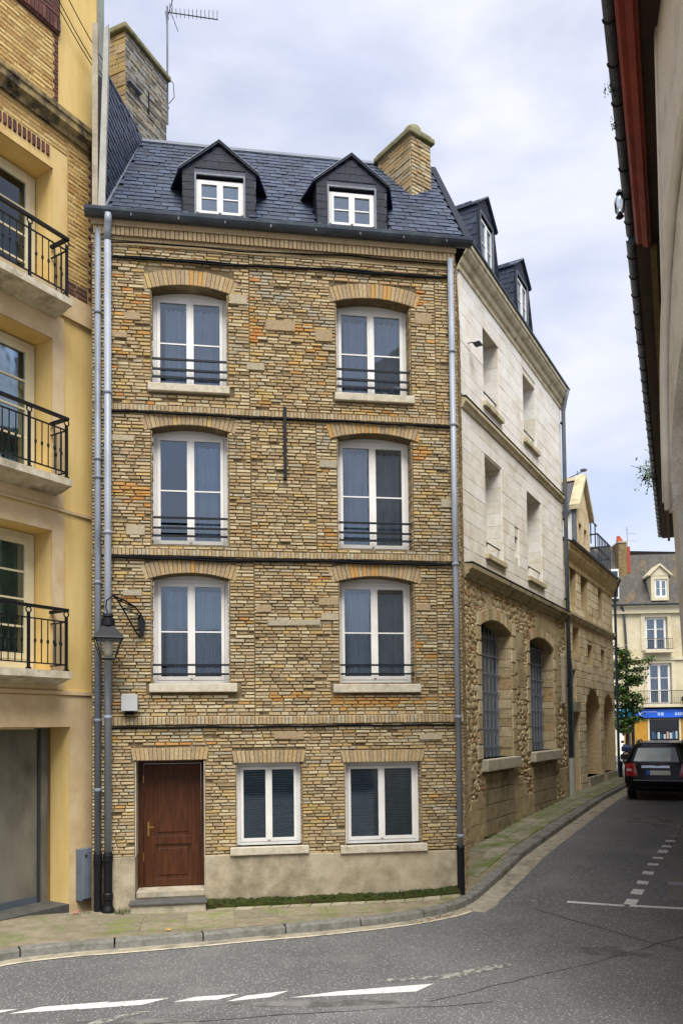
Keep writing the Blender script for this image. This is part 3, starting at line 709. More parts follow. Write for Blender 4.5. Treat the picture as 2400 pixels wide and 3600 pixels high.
# wall tie, downpipes, gutter
t = MB(); t.box(2.75, 2.80, -.085, -.04, 7.02, 8.22); t.box(2.74, 2.805, -.08, -.035, 7.0, 7.05); t.build('wall_tie', M_iron, house, bevel=.004)
def downpipe(x, r, z0, z1, mt, name='downpipe', y=-.1, joints=(), boot=True):
    p = MB(); p.tube([(x, y, z0), (x, y, z1)], r, 14); o = p.build(name, mt, house, smooth=True)
    for z in joints: MB().lathe([(r+.004, 0), (r+.012, .005), (r+.012, .05), (r+.004, .055)], (x, y, z), 14).build('collar', mt, o, smooth=True)
    return o
p1_ = downpipe(-.235, .052, .95, 11.0, M_zincd, joints=(9.6, 7.2, 6.9, 5.2, 3.0, 1.9), y=-.06)
MB().lathe([(.06, -.05), (.06, .75), (.068, .76), (.068, .93), (.06, .94), (.06, .95)], (-.235, -.06, 0), 16).build('cast_boot', M_iron, p1_, smooth=False)
p2_ = downpipe(-.075, .058, .95, 10.85, M_zinc, joints=(8.28, 6.0, 4.3, 3.05))
MB().tube([(-.075, -.1, 10.8), (-.075, -.105, 10.98), (-.06, -.17, 11.08), (-.05, -.2, 11.2)], .06, 14).build('elbow', M_zinc, p2_, smooth=True)
MB().lathe([(.11, -.02), (.10, .06), (.075, .12), (.068, .2), (.08, .22), (.08, .3), (.066, .32), (.066, .8), (.078, .81), (.078, .9), (.066, .94), (.066, .95)], (-.075, -.1, 0), 16).build('cast_boot', M_iron, p2_)
p3_ = downpipe(5.66, .05, .85, 10.95, M_zinc, joints=(9.3, 8.02, 5.6, 3.0, 1.0))
MB().lathe([(.075, -.05), (.07, .05), (.06, .1), (.06, .78), (.07, .8), (.07, .84), (.06, .86)], (5.66, -.1, 0), 16).build('cast_boot', M_iron, p3_)
half_gutter([(-.42, -.03, 0, -1), (6.02, -.03, 0, -1)], 11.27, .12, 'gutter', house)
gb = MB()
for k in range(8): x = .3+k*.75; gb.box(x, x+.02, -.25, -.02, 11.16, 11.285)
gb.build('gutter_bracket', M_gutter, house)
# side return towards the white building (nearly edge-on from the street corner)
sx, sy = 6.66-XE, 2.63; sl_ = math.hypot(sx, sy); sa = math.atan2(sy, sx)
side = empty('side_wall_frame', (XE, 0, 0), sa); side.parent = house
bpy.data.objects.remove(side)
b = MB(); b.add([(XE, 0, -.3), (XE+sx, sy, -.3), (XE+sx, sy, 11.3), (XE, 0, 11.3)], [(0, 1, 2, 3)]); b.add([(XE-.02, -.03, -.3), (XE+.02, .05, -.3), (XE+.02, .05, .775), (XE-.02, -.03, .775)], [(0, 1, 2, 3)])
z = .0
while z < 11.1:
    q = 0
    while q < sl_-.1:
        l = rb.uniform(.12, .28); x0, y0 = XE+sx/sl_*q, sy/sl_*q; x1, y1 = XE+sx/sl_*(q+l-.012), sy/sl_*(q+l-.012); o = rb.uniform(.012, .026); nx, ny = sy/sl_*o, -sx/sl_*o
        b.add([(x0, y0, z), (x1, y1, z), (x1+nx, y1+ny, z+.004), (x0+nx, y0+ny, z+.004), (x0, y0, z+.05), (x1, y1, z+.05), (x1+nx, y1+ny, z+.046), (x0+nx, y0+ny, z+.046)],
              [(3, 2, 6, 7), (0, 1, 2, 3), (7, 6, 5, 4), (0, 3, 7, 4), (2, 1, 5, 6)], rb.choice((1, 2, 3, 4, 5, 6))); q += l
    z += .0605
b.build('side_wall', [M_mortar, BR[0], BR[1], BR[3], BR[4], BR[9], BR[5]], house)
# ---- roof
EY, EZ, RY, RZ = -.14, 11.29, 2.0, 14.1; SL = math.hypot(RY-EY, RZ-EZ)
XL0, XL1, XR = -.12, .28, 6.0
def roofp(s, t): return (XL0+s, EY+(RY-EY)*t/SL, EZ+(RZ-EZ)*t/SL)
rf = MB(); rf.add([(XL0-.1, EY, EZ-.02), (XR, EY, EZ-.02), (XR, RY, RZ-.02), (XL1-.1, RY, RZ-.02)], [(0, 1, 2, 3)])
rf.add([(XL1-.1, RY, RZ-.02), (XR, RY, RZ-.02), (XR, RY+2.2, EZ), (XL1-.1, RY+2.2, EZ)], [(0, 1, 2, 3)])
rf.add([(XR, EY, EZ-.02), (XR, RY+2.2, EZ), (XR, RY, RZ-.02)], [(0, 1, 2)])
roof = rf.build('roof', M_slateback, house)
DM = [(1.11, 2.33), (3.35, 4.58)]
rs2 = random.Random(9)
def keep(s, t):
    x = XL0+s; f = t/SL
    if t > SL-.05 or x > XR-.02 or x < XL0+(XL1-XL0)*f: return False
    z = EZ+(RZ-EZ)*f
    for (a, c) in DM:
        mid = (a+c)/2; hw = (c-a)/2
        if z < 12.2 and abs(x-mid) < hw-.02: return False
        if 12.2 <= z < 12.68 and abs(x-mid) < hw*(1-(z-12.2)/.5): return False
    return True
slate_field(roof, 'slate', roofp, 21, 28, keep, rs2, .222, .168)
rd = MB(); rd.prism([(RY-.1, RZ-.09), (RY, RZ+.035), (RY+.1, RZ-.09)], XL1-.1, XR-.3, 'x'); rd.build('ridge', M_lead, roof)
fl = MB(); fl.tube([(XL0, EY, EZ+.02), (XL1, RY, RZ+.02)], .022, 6); fl.build('flashing', M_lead, roof)
vg = MB(); vg.add([(XR-.09, EY-.02, EZ+.035), (XR+.03, EY-.02, EZ+.035), (XR+.03, RY, RZ+.035), (XR-.09, RY, RZ+.035), (XR-.09, EY-.02, EZ-.03), (XR+.03, EY-.02, EZ-.06), (XR+.03, RY, RZ-.06), (XR-.09, RY, RZ-.03)], [(0, 1, 2, 3), (1, 5, 6, 2), (0, 4, 5, 1)]); vg.build('verge', mat('dark verge slate', '232a37', '1b212c', scale=12, rough=.7, spec=.2), roof)
DSL = [mat('dormer slate %d' % i, a, b_, scale=12, rough=.6, bump=.25, bscale=30, spec=.25) for i, (a, b_) in enumerate((('252c39','1e2430'), ('2a3240','222936'), ('252c39','1e2430'), ('1f2530','191e28')))]
def dormer(par, x0, x1, y0, zb, ze, za, depth_fn, wx0, wx1, wz0, wz1, flare=.18, rng=rs2, cheek=True, gm=G3):
    """gabled slate dormer: box with pediment, cheeks running back to the roof, window, slates on the front"""
    mid = (x0+x1)/2; b = MB()
    yb = depth_fn(ze); ya = depth_fn(za)
    b = wall_sheet(x0, x1, zb, ze, [(wx0, wx1, wz0, wz1)], depth=.12, y=y0)
    b.add([(x0, y0, ze), (x1, y0, ze), (mid, y0, za-.04)], [(0, 1, 2)])
    for x in (x0, x1): b.add([(x, y0, zb), (x, depth_fn(zb), zb), (x, yb, ze), (x, y0, ze)], [(0, 1, 2, 3)])
    d = b.build('dormer', SLT[3], par)
    # roof of the dormer: two thin slopes with overhang
    r = MB(); ov = .05; yf = y0-.06
    sl = (za-ze)/(mid-x0)
    for sgn, xe in ((-1, x0), (1, x1)):
        xo = xe+sgn*ov; zo = ze-ov*sl; xb = xo+sgn*flare
        P = [(xo, yf, zo), (mid, yf, za), (mid, ya+.05, za), (xb, depth_fn(zo)+.02, zo)]
        Q = [(p[0], p[1], p[2]+.03) for p in P]
        r.add(P+Q, [(0, 1, 2, 3), (7, 6, 5, 4), (0, 4, 5, 1), (3, 7, 4, 0), (1, 5, 6, 2), (2, 6, 7, 3)])
    r.build('dormer_roof', SLT[0], d, fixn=True)
    lt = MB(); sgl = .012
    lt.tube([(x0-ov, yf-.005, ze-ov*sl+.035), (mid, yf-.005, za+.035), (x1+ov, yf-.005, ze-ov*sl+.035)], .012, 5); lt.tube([(mid, yf, za+.035), (mid, ya, za+.035)], .015, 5)
    lt.build('lead_edge', M_lead, d)
    # slates on the front
    P = []; z = zb; row = 0
    while z < za-.05:
        hh = .13; x = x0+(.0 if row % 2 else -.1)
        while x < x1:
            w_ = .2; a, c = max(x, x0), min(x+w_, x1)
            zc = z+hh/2
            if zc > ze:
                lim = (za-zc)/(za-ze)*(x1-x0)/2-.03; a, c = max(a, mid-lim), min(c, mid+lim)
            spans = [(a, c)]
            if wz0-.05 < zc < wz1+.06: spans = subtract(a, c, [(wx0-.03, wx1+.03)]) if c > a else []
            for (p, q) in spans:
                if q-p > .03: P.append(((p+q)/2, zc, q-p-.006, hh-.006, .012, rng.choice((3, 3, 0)), 0, y0-.001))
            x += w_
        z += hh; row += 1
    lay(d, 'slate', P, T_BLOCK, DSL, 120)
    if cheek:
        z = zb; row = 0; ck = MB(); 
        while z < ze-.03:
            hh = .13; yy = y0+(.0 if row % 2 else .1); lim = depth_fn(z)-.02
            while yy < lim:
                c = min(yy+.2, lim)
                if c-yy > .04: ck.add([(x0-.012, yy+.003, z+.003), (x0-.012, c-.003, z+.003), (x0-.004, c-.003, z+hh), (x0-.004, yy+.003, z+hh), (x0, yy, z), (x0, c, z)], [(0, 3, 2, 1), (4, 0, 1, 5)], rng.choice((0, 1, 3)))
                yy += .2
            z += hh; row += 1
        if ck.v: ck.build('cheek_slates', SLT, d, kind='stuff', fixn=False)
    fr = MB()
    for bx in ((wx0-.03, wx0, y0-.03, y0+.02, wz0-.02, wz1+.03), (wx1, wx1+.03, y0-.03, y0+.02, wz0-.02, wz1+.03), (wx0, wx1, y0-.03, y0+.02, wz1, wz1+.03)): fr.box(*bx)
    fr.build('window_surround', M_lead, d)
    casement(par, wx0, wx1, wz0, wz1-.06, y0+.02, M_white, gm, rows=2, back='none', fw=.035, st=.045, bar=.018, name='dormer_window', rng=rng)
    return d
dep = lambda z: EY+(RY-EY)*(z-EZ)/(RZ-EZ)
for (a, c), (w0, w1) in zip(DM, ((1.34, 2.12), (3.57, 4.36))):
    dormer(house, a, c, .02, 11.33, 12.2, 12.68, dep, w0, w1, 11.42, 12.12)
# ---- chimney on the right of the roof, set askew
chm = MB().box(0, .5, 0, .95, 11.9, 13.98).build('chimney', M_mortar, house); chm.location = (5.27, 1.0, 0); chm.rotation_euler = (0, 0, rad(28))
P = courses(0, .5, 12.4, 13.95, .075, .2, [], lambda x, z: rb.choice((0, 1, 2, 2, 3, 4, 5, 11)), rb, joint=.012, proud=(.012, .03)); lay(chm, 'brick', P, T_BRICK, BR, 60)
lf = MB(); z = 12.3
while z < 13.95:
    y = 0
    while y < .93:
        l = min(rb.uniform(.16, .26), .95-y); o = rb.uniform(.01, .025); lf.box(-o, 0, y+.005, y+l-.005, z+.005, z+.068, rb.choice((0, 1, 3, 5, 9, 11))); y += l
    z += .075
lf.build('side_brick_mass', BR, chm, kind='stuff')
M_cap = mat('mossy cap stone', '8f8a6c', '77734f', scale=6, rough=.95, bump=.4, c3='5c5f3a', s3=4)
part('chimney_cap', M_cap, chm, (-.07, .57, -.07, 1.02, 13.98, 14.08), bevel=.02); part('chimney_cap', M_cap, chm, (-.03, .53, -.03, .98, 14.08, 14.14), bevel=.02)
MB().lathe([(.17, 0), (.18, .05), (.15, .09), (.16, .15), (.13, .19), (.05, .21)], (.25, .22, 14.14), 14).build('chimney_pot', M_cap, chm, smooth=True)
MB().lathe([(.12, 0), (.12, .04), (.08, .07)], (.25, .65, 14.14), 12).build('chimney_pot', M_cap, chm, smooth=True)
part('chimney_flashing', M_lead, chm, (-.03, .53, -.045, 0, 12.25, 12.75))

# ================================================================== YELLOW BUILDING (left)
yb = empty('yellow_building', OY, AY, 'yellow plastered apartment building with black iron balconies and brick panels on the left', 'building')
YW = [(-2.78, -.90, 9.63, 11.87), (-2.78, -.90, 6.77, 9.10), (-2.78, -.90, 3.78, 6.02)]
ws = wall_sheet(-9, 0, -.4, 17.5, YW+[(-4.4, -.55, -.4, 2.93)], depth=.46)
ws.add([(0, 0, -.4), (0, 5, -.4), (0, 5, 17.5), (0, 0, 17.5)], [(0, 1, 2, 3)])
ws.add([(-9, 0, -.4), (-9, 6, -.4), (-9, 6, 17.5), (-9, 0, 17.5)], [(0, 1, 2, 3)])
ws.add([(-9, 0, 17.5), (0, 0, 17.5), (0, 6, 17.5), (-9, 6, 17.5)], [(0, 1, 2, 3)])
ywall = ws.build('wall', M_yplaster, yb)
# ground floor facing of beige render, with the garage opening
g = wall_sheet(-9, -.002, -.4, 3.42, [(-4.4, -.55, -.4, 2.93)], depth=.02, y=-.018); g.build('ground_floor_facing', M_beige, yb)
g = MB(); g.add([(-.545, -.017, -.4), (-.545, .55, -.4), (-.545, .55, 2.925), (-.545, -.017, 2.925)][::-1], [(0, 1, 2, 3)]); g.add([(-4.4, -.017, 2.926), (-.545, -.017, 2.926), (-.545, .55, 2.926), (-4.4, .55, 2.926)], [(0, 1, 2, 3)]); g.build('garage_reveal', M_ochre, yb)
M_garage = mat('dirty shaded garage door', '7d7a6d', '6c695d', scale=2, rough=.6, c3='504d44', s3=1.6, t3=(.45, .75), stretch=(1, 1, .5))  # dirt patches over a base colour darkened for the shade of the opening
gd = part('garage_door', M_garage, yb, (-4.4, -.74, .55, .59, .12, 2.9))
part('bottom_rail', mat('blue grey steel', '4d565e', rough=.5), gd, (-4.4, -.745, .535, .55, .12, .24)); part('top_rail', M_garage, gd, (-4.4, -.745, .535, .55, 2.72, 2.9))
part('garage_post', mat('dark steel', '2f353a', rough=.5), yb, (-.74, -.69, .52, .62, .0, 2.92)); part('garage_post', M_garage, yb, (-.69, -.545, .54, .62, .0, 2.92))
part('garage_floor', mat('garage floor', '55534e', '454440', rough=.9), yb, (-4.4, -.55, .0, .7, -.3, .13))
# trims
tr = MB(); tr.box(-9, -.003, -.045, 0, 3.44, 3.50); tr.box(-9, -.003, -.03, 0, 6.36, 6.41); tr.box(-9, -.003, -.05, 0, 9.55, 9.66); tr.box(-9, -.003, -.03, 0, 9.66, 9.95); tr.build('string_course', M_beige, yb)
tr = MB(); prof = [(0, 12.55), (.05, 12.55), (.07, 12.62), (.14, 12.68), (.14, 12.78), (.16, 12.8), (.16, 12.88), (0, 12.92)]
tr.sweep(prof, [(-9, 0, 0, -1), (-.003, 0, 0, -1)]); tr.build('cornice', mat('blackened cornice', 'a08a5c', '6d6045', scale=6, rough=.95, bump=.3, c3='2e2a22', s3=3, t3=(.46, .62)), yb)
for (z0, z1, x1) in ((9.66, 12.22, -.62), (6.42, 9.5, -.68), (3.52, 6.32, -.68)):
    t = wall_sheet(-3.0, x1, z0, z1, [h[:4] for h in YW if z0 < h[2]+.5 < z1], depth=.03, y=-.022); t.add([(x1, -.022, z0), (x1, 0, z0), (x1, 0, z1), (x1, -.022, z1)], [(0, 1, 2, 3)])
    t.build('window_surround', M_beige if z1 < 9.6 else mat('warm stucco surround', 'dcc084', 'd0b070', scale=3, rough=.9, bump=.15, c3='b08a4a', s3=1.5, t3=(.55, .85), stretch=(1, 1, .4)), yb)
ry = random.Random(31); yt = lambda x, z: ry.choice((0, 0, 1, 1, 2, 2, 5, 4, 3))
P = courses(-3.2, -.9, 12.93, 14.12, .075, .24, [], yt, ry, proud=(.008, .018), y0=0)
P += courses(-.6, -.2, 10.22, 12.5, .075, .24, [], yt, ry, proud=(.008, .018)) + courses(-3.2, -.62, 12.24, 12.5, .075, .24, [], yt, ry, proud=(.008, .018))
part('brick_bed', M_ymortar, yb, (-3.25, -.88, -.004, 0, 12.92, 14.13), (-.61, -.0025, -.004, 0, 9.96, 12.54), (-3.2, -.615, -.004, 0, 12.225, 12.54))
lay(ywall, 'brick', P, T_BRICK, YB, 300)
BQ = []
for (x0, x1, z0, z1) in ((-.19, -.02, 9.97, 12.5), (-.9, -.79, 12.93, 14.12)):
    z = z0; k = 0
    while z < z1-.03:
        l = (x1-x0)*(1 if k % 2 else .72); BQ.append((x1-l/2, z+.0375, l-.01, .062, .016, ry.randrange(3), 0, 0)); z += .075; k += 1
BQ += courses(-.62, -.2, 9.97, 10.2, .075, .24, [], lambda x, z: ry.randrange(3), ry, proud=(.012, .018))
BQ += courses(-3.2, -.8, 14.42, 15.6, .075, .24, [], lambda x, z: ry.randrange(3), ry, proud=(.05, .056))
x = -3.2
while x < -.83: BQ.append((x+.035, 14.28, .06, .27, .075, ry.randrange(3), 0, 0)); x += .071
x = -3.0
while x < -.98: BQ.append((x+.035, 12.11+.0, .05, .2, .028, ry.randrange(3), 0, -.02)); x += .085
part('lintel_bed', M_brown[2], yb, (-3.2, -.79, -.045, 0, 14.14, 15.7))
lay(ywall, 'brown_brick', BQ, T_BRICK, M_brown, 300)
part('gutter_strip', mat('grey weathered pipe', '8b9088', '73786f', scale=3, rough=.7, c3='5c6058', s3=2, stretch=(1, 1, .3)), yb, (.003, .12, -.05, .2, 10.6, 17.4))
# windows: french doors with four panes to each leaf
for h in YW:
    casement(yb, h[0]+.02, h[1]-.02, h[2], h[3]-.03, .4, M_cream, G2, rows=4, back='green', fw=.09, st=.09, bar=.03, rng=ry, bottom=.3)
# balconies
def balcony(zs, x0=-3.05, x1=-.92, dp=.38):
    o = empty('tmp'); bpy.data.objects.remove(o)
    sl = MB(); sl.prism([(-.43, zs-.11), (-.43, zs), (0, zs), (0, zs-.2), (-.2, zs-.17), (-.36, zs-.12)], x0, x1+.07, 'x'); bo = sl.build('balcony', mat('weathered balcony stone', 'cfc6b0', 'b3a88c', scale=6, rough=.9, bump=.3, c3='7e7561', s3=2.5), yb)
    r = MB(); zt = zs+.94; zl = zs+.1; zm = zs+.76
    r.box(x0, x1+.03, -dp-.03, -dp+.025, zt-.02, zt+.025); r.box(x1-.025, x1+.03, -dp+.025, 0, zt-.02, zt+.025); bars = []
    r.box(x0, x1+.01, -dp-.01, -dp+.01, zm-.01, zm+.01); r.box(x0, x1+.01, -dp-.01, -dp+.01, zl-.01, zl+.01); r.box(x1-.01, x1+.01, -dp+.01, 0, zm-.01, zm+.01); r.box(x1-.01, x1+.01, -dp+.01, 0, zl-.01, zl+.01)
    ro = r.build('handrail', M_iron, bo)
    def post(x, y):
        p = MB(); p.box(x-.018, x+.018, y-.018, y+.018, zs, zt-.1); p.tube([(x+.045*cos(a), y, zt-.062+.042*sin(a)) for a in [2*pi*k/12 for k in range(12)]], .011, 6, closed=True); p.box(x-.03, x+.03, y-.03, y+.03, zs, zs+.03); p.build('post', M_iron, bo)
    def bal(x, y):
        p = MB(); p.tube([(x, y, zl), (x, y, zm)], .0095, 6); p.lathe([(.01, -.035), (.019, -.015), (.019, .015), (.01, .035)], (x, y, zs+.43), 8); p.build('baluster', M_iron, bo)
    k = 0; x = x1
    while x > x0+.05:
        if k % 6 == 0: post(x, -dp)
        else: bal(x, -dp)
        x -= .112; k += 1
    for y in (-.26, -.13): bal(x1, y)
    return bo
for z in (9.63, 6.77, 3.78): balcony(z)
# electricity cabinet at the foot of the yellow wall
mc = empty('meter_cabinet', loc(OY, AY, -.24, -.02, .16), AY, 'grey steel electricity cabinet at the foot of the yellow wall', 'cabinet')
part('housing', mat('grey steel cabinet', '66707a', '5b646e', scale=4, rough=.45, spec=.5), mc, (-.2, .2, -.13, .05, .0, .82), bevel=.01)
part('lid', mat('grey steel door', '727c87', '68717b', scale=3, rough=.4, spec=.5), mc, (-.185, .185, -.155, -.13, .03, .79), bevel=.008); part('lock', M_iron, mc, (-.14, -.11, -.165, -.155, .7, .73)); part('lock', M_iron, mc, (.1, .13, -.165, -.155, .06, .08))
# overhead wires against the top of the yellow wall
for k, (z0, z1) in enumerate(((15.0, 14.28), (14.65, 14.0), (14.52, 13.92))):
    p = [loc(OY, AY, -.86+.95*t, -.1+.0*t, z0+(z1-z0)*t-.05*sin(pi*t)) for t in [i/8 for i in range(9)]]
    tag(MB().tube(p, .008, 5).build('overhead_wire', M_cable), '%s of the three thin wires crossing the top of the yellow wall' % ('highest', 'middle', 'lowest')[k], 'wire', 'wires at the top of the yellow wall')

# ================================================================== PARTY WALL, TALL STACK, AERIAL
pw = empty('party_wall', loc(LF, AF, 0, 0, 11.2), AF, 'slate hung party wall with pale concrete post beside the yellow building', 'wall')
dzp = -11.2
b = MB(); b.add([(-.12, .05, 11.3+dzp), (.28, 2.0, 14.1+dzp), (.24, 1.95, 14.12+dzp), (-.12, .05, 13.65+dzp)], [(0, 1, 2, 3)]); b.add([(-.3, .05, 11.2+dzp), (-.12, .05, 11.2+dzp), (-.12, .05, 13.65+dzp), (-.3, .05, 13.65+dzp)], [(0, 1, 2, 3)])
b.add([(-.3, .05, 13.65+dzp), (-.12, .05, 13.65+dzp), (.24, 1.95, 14.12+dzp), (.06, 1.95, 14.12+dzp)], [(0, 1, 2, 3)])
sw = b.build('slate_wall', M_slateback, pw)
ca = math.atan2(1.95, .4); SLp = math.hypot(.4, 1.95)
def pwp(s, t): return (-.12+.012+cos(ca)*s+.0, .05+sin(ca)*s, .12+t)
def pkeep(s, t):
    z = 11.32+t; lo = 11.3+(2.8)*s/SLp; hi = 13.65+.47*s/SLp
    return 0 < s < SLp and z > lo-.05 and z < hi-.02
slate_field(sw, 'slate', pwp, 25, 16, pkeep, rs2, .14, .11, limit=200)
MB().tube([(-.1, .03, 13.68+dzp), (.26, 1.95, 14.14+dzp)], .03, 6).build('wall_flashing', M_lead, pw)
b = MB(); b.add([(-.235, -.06, 0.05), (-.125, -.06, .05), (-.125, .1, .05), (-.235, .1, .05), (-.135, -.06, 3.2), (-.06, -.06, 3.28), (-.06, .1, 3.28), (-.135, .1, 3.2)], [(0, 3, 2, 1), (4, 5, 6, 7), (0, 1, 5, 4), (1, 2, 6, 5), (2, 3, 7, 6), (3, 0, 4, 7)])
M_conc = mat('pale concrete', 'b9b7ae', 'a5a399', scale=5, rough=.9, bump=.3, c3='8a887d', s3=2, stretch=(1, 1, .4))
b.build('concrete_post', M_conc, pw)
part('masonry_strip', M_stone, pw, (-.33, -.24, -.02, .1, -.1, 3.3))
ST = loc(LF, AF, -.04, 2.1, 11.4); stk = empty('tall_chimney', ST, rad(66.3), 'tall weathered stone chimney stack rising behind the party wall', 'chimney')
sb = part('stack', M_rbmortar, stk, (0, 1.3, 0, .6, 0, 4.9))
rr = random.Random(77); P = []
P = courses(0, 1.3, 2.2, 4.88, .1, .22, [], lambda x, z: rr.choice((0, 1, 4, 5, 2, 4)), rr, proud=(.01, .03), jh=.3, jl=.5)
lay(sb, 'stone', P, T_ROUGH, [mat('stack stone %d' % i, a, c, scale=14, rough=.95, bump=.5, spec=.15) for i, (a, c) in enumerate((('a39a86','8a816d'), ('b0a793','978e79'), ('8f877a','776f62'), ('a5957a','8c7c62'), ('a09e96','87857c'), ('7f7a6e','69645a')))], 120)
fb = MB(); z = 2.4
while z < 4.85:
    y = 0
    while y < .58: l = min(rr.uniform(.14, .26), .6-y); o = rr.uniform(.008, .02); fb.box(-o, 0, y+.005, y+l-.005, z+.005, z+.088, rr.choice((0, 1, 3, 10))); y += l
    z += .095
fb.build('end_brick_mass', BR, stk, kind='stuff')
part('cap', M_cap, stk, (-.08, 1.38, -.08, .68, 4.9, 5.0), bevel=.02); part('cap', M_cap, stk, (-.04, 1.34, -.04, .64, 5.0, 5.06), bevel=.02)
cw = MB(); cw.lathe([(.055, 0), (.055, .22), (.05, .24)], (.42, .3, 5.06), 12); cw.lathe([(.06, .24), (.13, .26), (.12, .30), (.03, .33)], (.42, .3, 5.06), 12); cw.build('cowl', M_zincd, stk)
part('ledge', M_zincd, stk, (.02, .4, -.1, 0, 3.9, 3.94)); part('iron_tie', M_iron, stk, (.68, .71, -.03, 0, 3.75, 4.2))
# aerial on a mast
an = empty('roof_aerial', loc(LF, AF, .68, 3.3, 15.45), AF, 'rake shaped television aerial on a tall mast beside the tall chimney', 'aerial')
MB().tube([(0, 0, 0), (0, 0, 2.55)], .02, 8).build('mast', M_zincd, an)
a = MB(); a.tube([(-.04, 0, 2.42), (1.05, .12, 2.5)], .011, 6)
for k in range(12): x = .1+k*.085; a.tube([(x, -.09, 2.425+x*.075), (x, .13, 2.425+x*.075)], .006, 5)
a.tube([(-.02, 0, 2.2), (.12, .02, 2.75)], .008, 5); a.tube([(.22, .02, 2.05), (.1, .02, 2.38)], .007, 5)
for k in range(4): a.tube([(-.02+k*.04, -.14, 2.3+k*.1), (-.02+k*.04, .16, 2.3+k*.1)], .006, 5)
a.build('aerial_array', M_iron, an)
MB().tube([(0, .0, 1.0), (.12, 0, .9), (.14, .0, .6), (.03, 0, .45), (0, 0, .5)], .008, 5).build('cable_loop', M_cable, an); part('clamp', M_zincd, an, (-.12, .03, -.02, .03, .35, .38), (-.12, .03, -.02, .03, .95, .98))

# ================================================================== FACADE FITTINGS
def cable(z, label, r=.014, x0=-.05, x1=5.62, y=-.06, sag=.012, z1=None, strands=1):
    mb = MB()
    for s in range(strands):
        pts = []
        for k in range(41):
            t = k/40; x = x0+(x1-x0)*t; zz = z+((z1 or z)-z)*t+sag*sin(x*2.1+s)+.006*sin(x*5.3+s*2)-s*.022
            pts.append(loc(LF, AF, x, y-.008*s, zz))
        mb.tube(pts, r, 5)
    return tag(mb.build('facade_cable', M_cable), label, 'cable', 'cables along the brick facade')
cable(10.58, 'thick black cable under the dentil cornice, above the top floor arches', .019, strands=2, y=-.045, z1=10.67)
cable(10.80, 'thin black cable sagging along the cornice below the roof gutter', .013, sag=.02, y=-.07, z1=10.90)
cable(8.025, 'black cable drawn thick for the shadow line under the string course below the second floor windows', .02, y=-.05, sag=.006)  # these three thick lines paint in the bands' shadow along with the cable
cable(5.655, 'black cable drawn thick for the shadow line under the string course below the first floor french windows', .02, strands=2, y=-.05, sag=.012)
cable(2.90, 'black cable drawn thick for the shadow line under the lowest string course, above the front door', .019, y=-.045, sag=.004)
jb = empty('junction_box', loc(LF, AF, .265, -.02, 3.17), AF, 'small grey junction box on the brick wall beside the downpipes', 'junction box')
part('box', mat('grey plastic', 'a9aba8', '9a9c99', rough=.5), jb, (-.12, .12, -.16, .0, .0, .26), bevel=.012); part('cover', mat('grey plastic lid', 'b2b4b1', rough=.5), jb, (-.125, .125, -.175, -.16, .0, .265), bevel=.008); part('cable_gland', M_cable, jb, (-.07, .06, -.12, -.04, -.06, .0))
# wall lantern on a leaf shaped bracket
LM = loc(LF, AF, 0, 0, 0)
lamp = empty('wall_lantern', loc(LF, AF, .38, -.03, 4.4), AF, 'black wall lantern hanging from a wrought iron leaf bracket in front of the downpipes', 'lantern')
br = MB(); leaf = []
top_ = [(.04, -.05, -.06), (.11, -.03, .12), (.08, -.05, .28), (-.02, -.15, .42), (-.16, -.3, .5), (-.33, -.44, .555)]
low_ = [(.04, -.05, -.06), (-.03, -.12, .06), (-.12, -.2, .22), (-.2, -.3, .38), (-.27, -.38, .5), (-.33, -.44, .555)]
br.tube(top_, .014, 6); br.tube(low_, .014, 6)
for k in range(1, 5): br.tube([top_[k], low_[k]], .010, 5)
br.tube([top_[2], low_[3]], .01, 5); br.tube([top_[3], low_[4]], .01, 5)
br.tube([(-.33, -.44, .555), (-.42, -.47, .47), (-.43, -.48, .36), (-.40, -.48, .26)], .011, 6)
br.build('bracket', M_iron, lamp)
fn = MB(); fn.prism([(.04, -.06), (.12, .08), (.12, .22), (.06, .34), (.0, .26), (.02, .12)], -.08, -.03); fn.build('leaf_plate', M_iron, lamp)
LX, LY = -.40, -.48
hd = MB(); R4 = pi/4+.2
hd.lathe([(.03, .27), (.075, .26), (.085, .22), (.06, .21), (.1, .19), (.11, .08), (.1, .07)], (LX, LY, 0), 16)
hd.lathe([(.11, .075), (.13, .06), (.31, -.10), (.33, -.125), (.31, -.13)], (LX, LY, 0), 4, rot=R4)
hd.build('hood', M_iron, lamp)
lg = MB()
def sq(r, z): return [(LX+r*cos(R4+k*pi/2), LY+r*sin(R4+k*pi/2), z) for k in range(4)]
t4, b4 = sq(.275, -.13), sq(.15, -.43)
for k in range(4): lg.tube([t4[k], b4[k]], .009, 5); lg.tube([b4[k], b4[(k+1) % 4]], .011, 5); lg.tube([t4[k], t4[(k+1) % 4]], .011, 5)
lg.build('cage', M_iron, lamp)
GL = glassmat('lantern glass', .06, (.93, .92, .86))
for k in range(4): q = MB(); q.add([t4[k], t4[(k+1) % 4], b4[(k+1) % 4], b4[k]], [(0, 1, 2, 3)]); q.build('glass_pane', GL, lamp)
MB().lathe([(.05, -.38), (.065, -.3), (.07, -.2), (.045, -.14)], (LX, LY, 0), 12).build('bulb', mat('milky bulb', 'd9d5c8', rough=.3), lamp, smooth=True)

